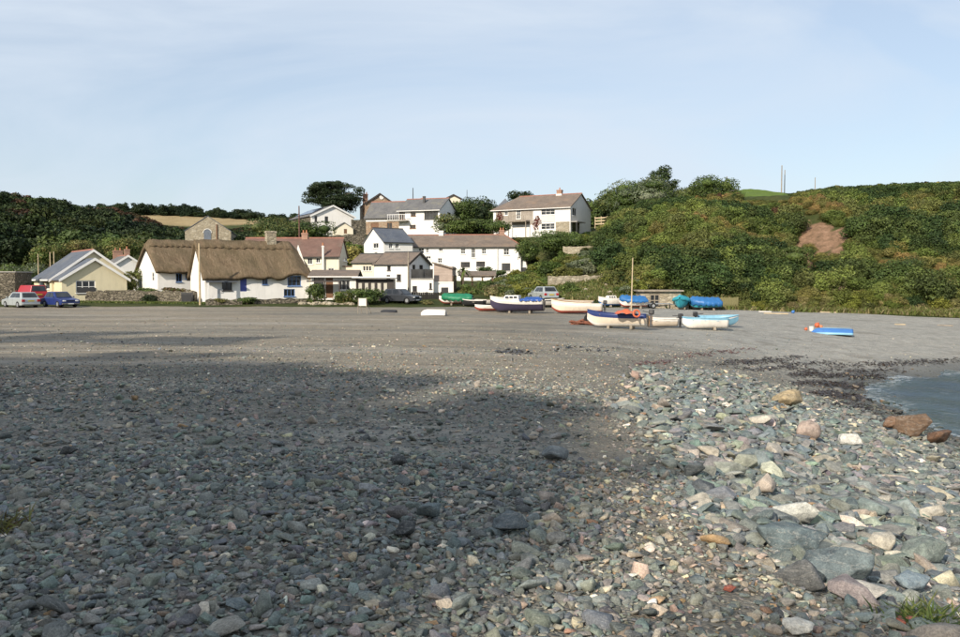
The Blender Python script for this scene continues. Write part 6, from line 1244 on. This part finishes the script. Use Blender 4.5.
# covered boats
h = Hull(2.6, 1.4, .6); o = place('covered_boat', 'small boat under a bright blue cover beside the white cabin boat', 633, 308.5, R(182), dz=.12); hull_mesh(h, B_WHITE, B_WHITE, .8, B_RED, parent=o); cover(h, o, T_BLUE, .42, .2, seed=4); chocks(h, o)
h = Hull(2.7, 1.5, .75); o = place('covered_boat', 'turquoise boat with rounded turquoise cover seen end-on', 681, 309.5, R(250), dz=.15); hull_mesh(h, B_TURQ, B_TURQ, .8, parent=o); cover(h, o, T_TURQ, .34, .18, seed=5); chocks(h, o)
h = Hull(3.0, 1.45, .62); o = place('covered_boat', 'boat wrapped in a crumpled blue tarpaulin by the fence panel', 705, 310, R(178), dz=.1); hull_mesh(h, B_TURQ, B_TURQ, .8, B_BLACK, parent=o); cover(h, o, T_BLUE, .45, .36, seed=6, flatb=1.02); chocks(h, o)
h = Hull(3.3, 1.45, .62); o = place('covered_boat', 'white boat under a long green tarpaulin below the boathouse', 456, 305.5, R(174), dz=.14); hull_mesh(h, B_WHITE, B_WHITE, .8, B_RED, parent=o); cover(h, o, T_GREEN, .32, .34, .0, .92, 7); chocks(h, o)
h = Hull(2.4, 1.2, .5); o = place('dinghy', 'black inflatable-looking dinghy right of the green tarpaulin', 473, 307, R(160), dz=.08); hull_mesh(h, B_BLACK, B_BLACK, .8, parent=o, inner=B_BLACK); rail(h, o, B_WHITE, .05); thwarts(h, o, (.4,), INNER)
h = Hull(2.8, 1.2, .42); o = place('dinghy', 'low white and red dinghy left of the purple-hulled boat', 491, 311.5, R(172), dz=.03); hull_mesh(h, B_RED, B_WHITE, .6, parent=o); rail(h, o, B_WHITE); thwarts(h, o, (.35, .65), INNER)
h = Hull(2.6, 1.2, .46); o = place('dinghy', 'pale dinghy behind the low white and red one', 486, 305.5, R(178), dz=.05); hull_mesh(h, B_WHITE, B_WHITE, .7, parent=o); rail(h, o, WOODG); thwarts(h, o, (.35, .65), INNER)
# upturned boats
def upturned(name, label, px, row, hd, L_, B, D, mat, stripes=None):
    h = Hull(L_, B, D, .15, .9); o = place(name, label, px, row, hd); hm_ = hull_mesh(h, mat, stripes or mat, .8 if stripes else 2, parent=o, solid=False, inner=mat); hm_.rotation_euler = (math.pi, 0, 0); hm_.location.z = D * 1.08
    kb = one('keel', lambda bm: box(bm, -L_ * .45, L_ * .28, -.03, .03, D * 1.06, D * 1.12), stripes or mat, o); return o
upturned('upturned_dinghy', 'upturned white dinghy on the open shingle left of the boats', 433.5, 315.5, R(174), 1.95, .95, .42, B_WHITE)
upturned('upturned_dinghy', 'low dark upturned tender near the white notice board', 388.5, 312.5, R(177), 1.35, .7, .2, B_BLACK)
o = upturned('upturned_boat', 'blue upturned boat with white markings alone on the right of the beach', 832, 334.5, R(160), 2.7, 1.1, .42, B_BLUE, B_LBLUE)
for x in (-.9, -.45, 0, .45): one('white_mark', lambda bm: box(bm, x, x + .2, -.56, -.50, .05, .16), B_WHITE, o)
# small things round it
def drum(name, px, row, r, h_, mat, label, cat, taper=.85):
    p = hit(px, row); o = one(name, lambda bm: tube(bm, [(0, 0, -.02), (0, 0, h_ * .92), (0, 0, h_)], [r * taper, r, r * 1.06], 14), mat); o.location = p; tag(o, label, cat); return o
drum('bucket', 811.5, 331, .17, .34, B_WHITE, 'white bucket beside the blue upturned boat', 'bucket')
def buoy(px, row, r, mat, label):
    p = hit(px, row); o = one('buoy', lambda bm: (bmesh.ops.create_icosphere(bm, subdivisions=2, radius=r), tube(bm, [(0, 0, r * .9), (0, 0, r * 1.25)], r * .22, 8)), mat, None, True); o.location = p + Vector((0, 0, r * .85)); o.rotation_euler = (.6, .3, px); tag(o, label, 'buoy')
buoy(817, 327.5, .2, ORANGE, 'larger orange buoy behind the white bucket'); buoy(806, 330.5, .12, ORANGE, 'small orange buoy left of the white bucket'); buoy(821, 328.5, .14, plain('faded_orange', (.5, .2, .1), .6), 'faded orange buoy at the end of the blue boat')
# heap of tackle by the masted boat, planks, trailer
p = hit(584, 325); o = empty('tackle_heap', p, 'heap of rusty chain and net beside the bow of the masted boat', 'tackle'); r = random.Random(8)
one('net', lambda bm: [tube(bm, [(r.uniform(-1, .9), r.uniform(-.3, .3), .04), (r.uniform(-1, .9), r.uniform(-.3, .3), r.uniform(.15, .4)), (r.uniform(-1, .9), r.uniform(-.3, .3), .04)], .05, 5) for _ in range(16)], plain('rusty_net', (.20, .08, .05), .9, .3, 5), o); tag(o.children[0], kind='stuff')
one('block', lambda bm: box(bm, .2, .75, -.2, .2, .0, .3), STONE_D, o, bev=.05); one('tyre', lambda bm: torus(bm, .27, .1, 18, 8, (.35, -.1, .42)), RUBBER, o, True)
for i, (px, row, L_, rz, lb, m) in enumerate([(776, 314, 2.2, .03, 'long pale plank lying at the head of the beach', WOODP), (828, 312.8, 1.5, -.05, 'short pale board near the foot of the slope', WOODP), (765, 312.2, 1.2, .1, 'small white board beside the long plank', B_WHITE), (900, 325, .9, .2, 'bleached driftwood piece on the far right shingle', WOODP), (945, 326, 1.2, -.15, 'bleached driftwood branch by the right edge', WOODG)]):
    p = hit(px, row); o = one('plank' if i < 3 else 'driftwood', lambda bm: box(bm, -L_ / 2, L_ / 2, -.1, .1, -.01, .09), m, bev=.02); o.location = p; o.rotation_euler = (.05, .02, rz); tag(o, lb, 'plank' if i < 3 else 'driftwood')
buoy(793, 313.5, .16, B_BLUE, 'blue float at the head of the beach')
# notice board on legs
p = hit(362.5, 314); o = empty('notice_board', p, 'white A-frame notice board standing on the shingle', 'notice board')
one('board', lambda bm: box(bm, -.33, .33, -.03, .02, .62, 1.22), B_WHITE, o, bev=.01)
for x in (-.36, .36): one('leg', lambda bm: tube(bm, [(x, -.12, -.04), (x * .85, -.01, 1.28)], .025, 6), WOODG, o); one('leg', lambda bm: tube(bm, [(x + .25, .55, -.04), (x * .85, .05, 1.2)], .025, 6), WOODG, o)
one('crossbar', lambda bm: tube(bm, [(-.36, -.08, .42), (.36, -.08, .42)], .018, 6), WOODG, o)
# boat trailer with plank load by the boat store
p = hit(655, 308.5); o = empty('boat_trailer', p, 'weathered boat trailer standing against the stone boat store', 'trailer')
for y in (-.6, .6): one('frame_rail', lambda bm: box(bm, -1.3, 1.2, y - .05, y + .05, .42, .5), METAL, o)
for x in (-1.2, -.2, .9): one('crossbar', lambda bm: box(bm, x - .04, x + .04, -.55, .55, .43, .49), METAL, o)
for s in (-1, 1):
    wv = one('wheel', lambda bm: torus(bm, .2, .075, 16, 8, (-.3, s * .72, .275)), RUBBER, o, True); one('rim', lambda bm: tube(bm, [(-.3, s * .68, .275), (-.3, s * .76, .275)], .14, 12), RIM, wv)
one('drawbar', lambda bm: tube(bm, [(1.2, 0, .46), (2.2, 0, .3)], .05, 6), METAL, o); one('post', lambda bm: box(bm, 1.0, 1.1, -.05, .05, .5, 1.05), WOODG, o)
# stacked lobster pots by the boat store
def pot_shape(bm):
    for x in (-.32, 0, .32): tube(bm, [(x, .22 * math.cos(a), .02 + .34 * math.sin(a)) for a in np.linspace(0, math.pi, 7)], .022, 5)
    for a in np.linspace(0, math.pi, 7): tube(bm, [(-.34, .22 * math.cos(a), .02 + .34 * math.sin(a)), (.34, .22 * math.cos(a), .02 + .34 * math.sin(a))], .016, 5)
    box(bm, -.35, .35, -.23, .23, 0, .03)
pots = None
for i, (px, row) in enumerate(((668, 308), (673, 308.5), (666, 306.5))):
    if pots is None: q = one('lobster_pot', pot_shape, WOODB); pots = q.data
    else: q = bpy.data.objects.new('lobster_pot', pots); col.objects.link(q)
    q.location = hit(px, row); q.rotation_euler.z = i * .7; tag(q, ['lobster pot nearest the stone boat store doorway', 'lobster pot farthest right beside the boat store', 'lobster pot behind the other two by the boat store'][i], 'lobster pot', 'lobster pots by the boat store')
# wheelie bins behind the roadside wall
for i, px in enumerate((185, 189.5)):
    x, y = XY(px, 82.3); o = empty('wheelie_bin', (x, y, top(x, y)), ['black wheelie bin against the end of the roadside wall', 'black wheelie bin nearest the pale wooden pole'][i], 'bin')
    one('body', lambda bm: prism(bm, [(-.24, -.28, .06), (.24, -.28, .06), (.28, -.33, .98), (-.28, -.33, .98)], (0, 1, 0), .58), DARKMET, o, bev=.03); one('lid', lambda bm: box(bm, -.3, .3, -.36, .3, .985, 1.06), DARKMET, o, bev=.02)
    for s in (-1, 1): one('wheel', lambda bm: tube(bm, [(s * .18, .22, .1), (s * .26, .22, .1)], .1, 12), RUBBER, o)
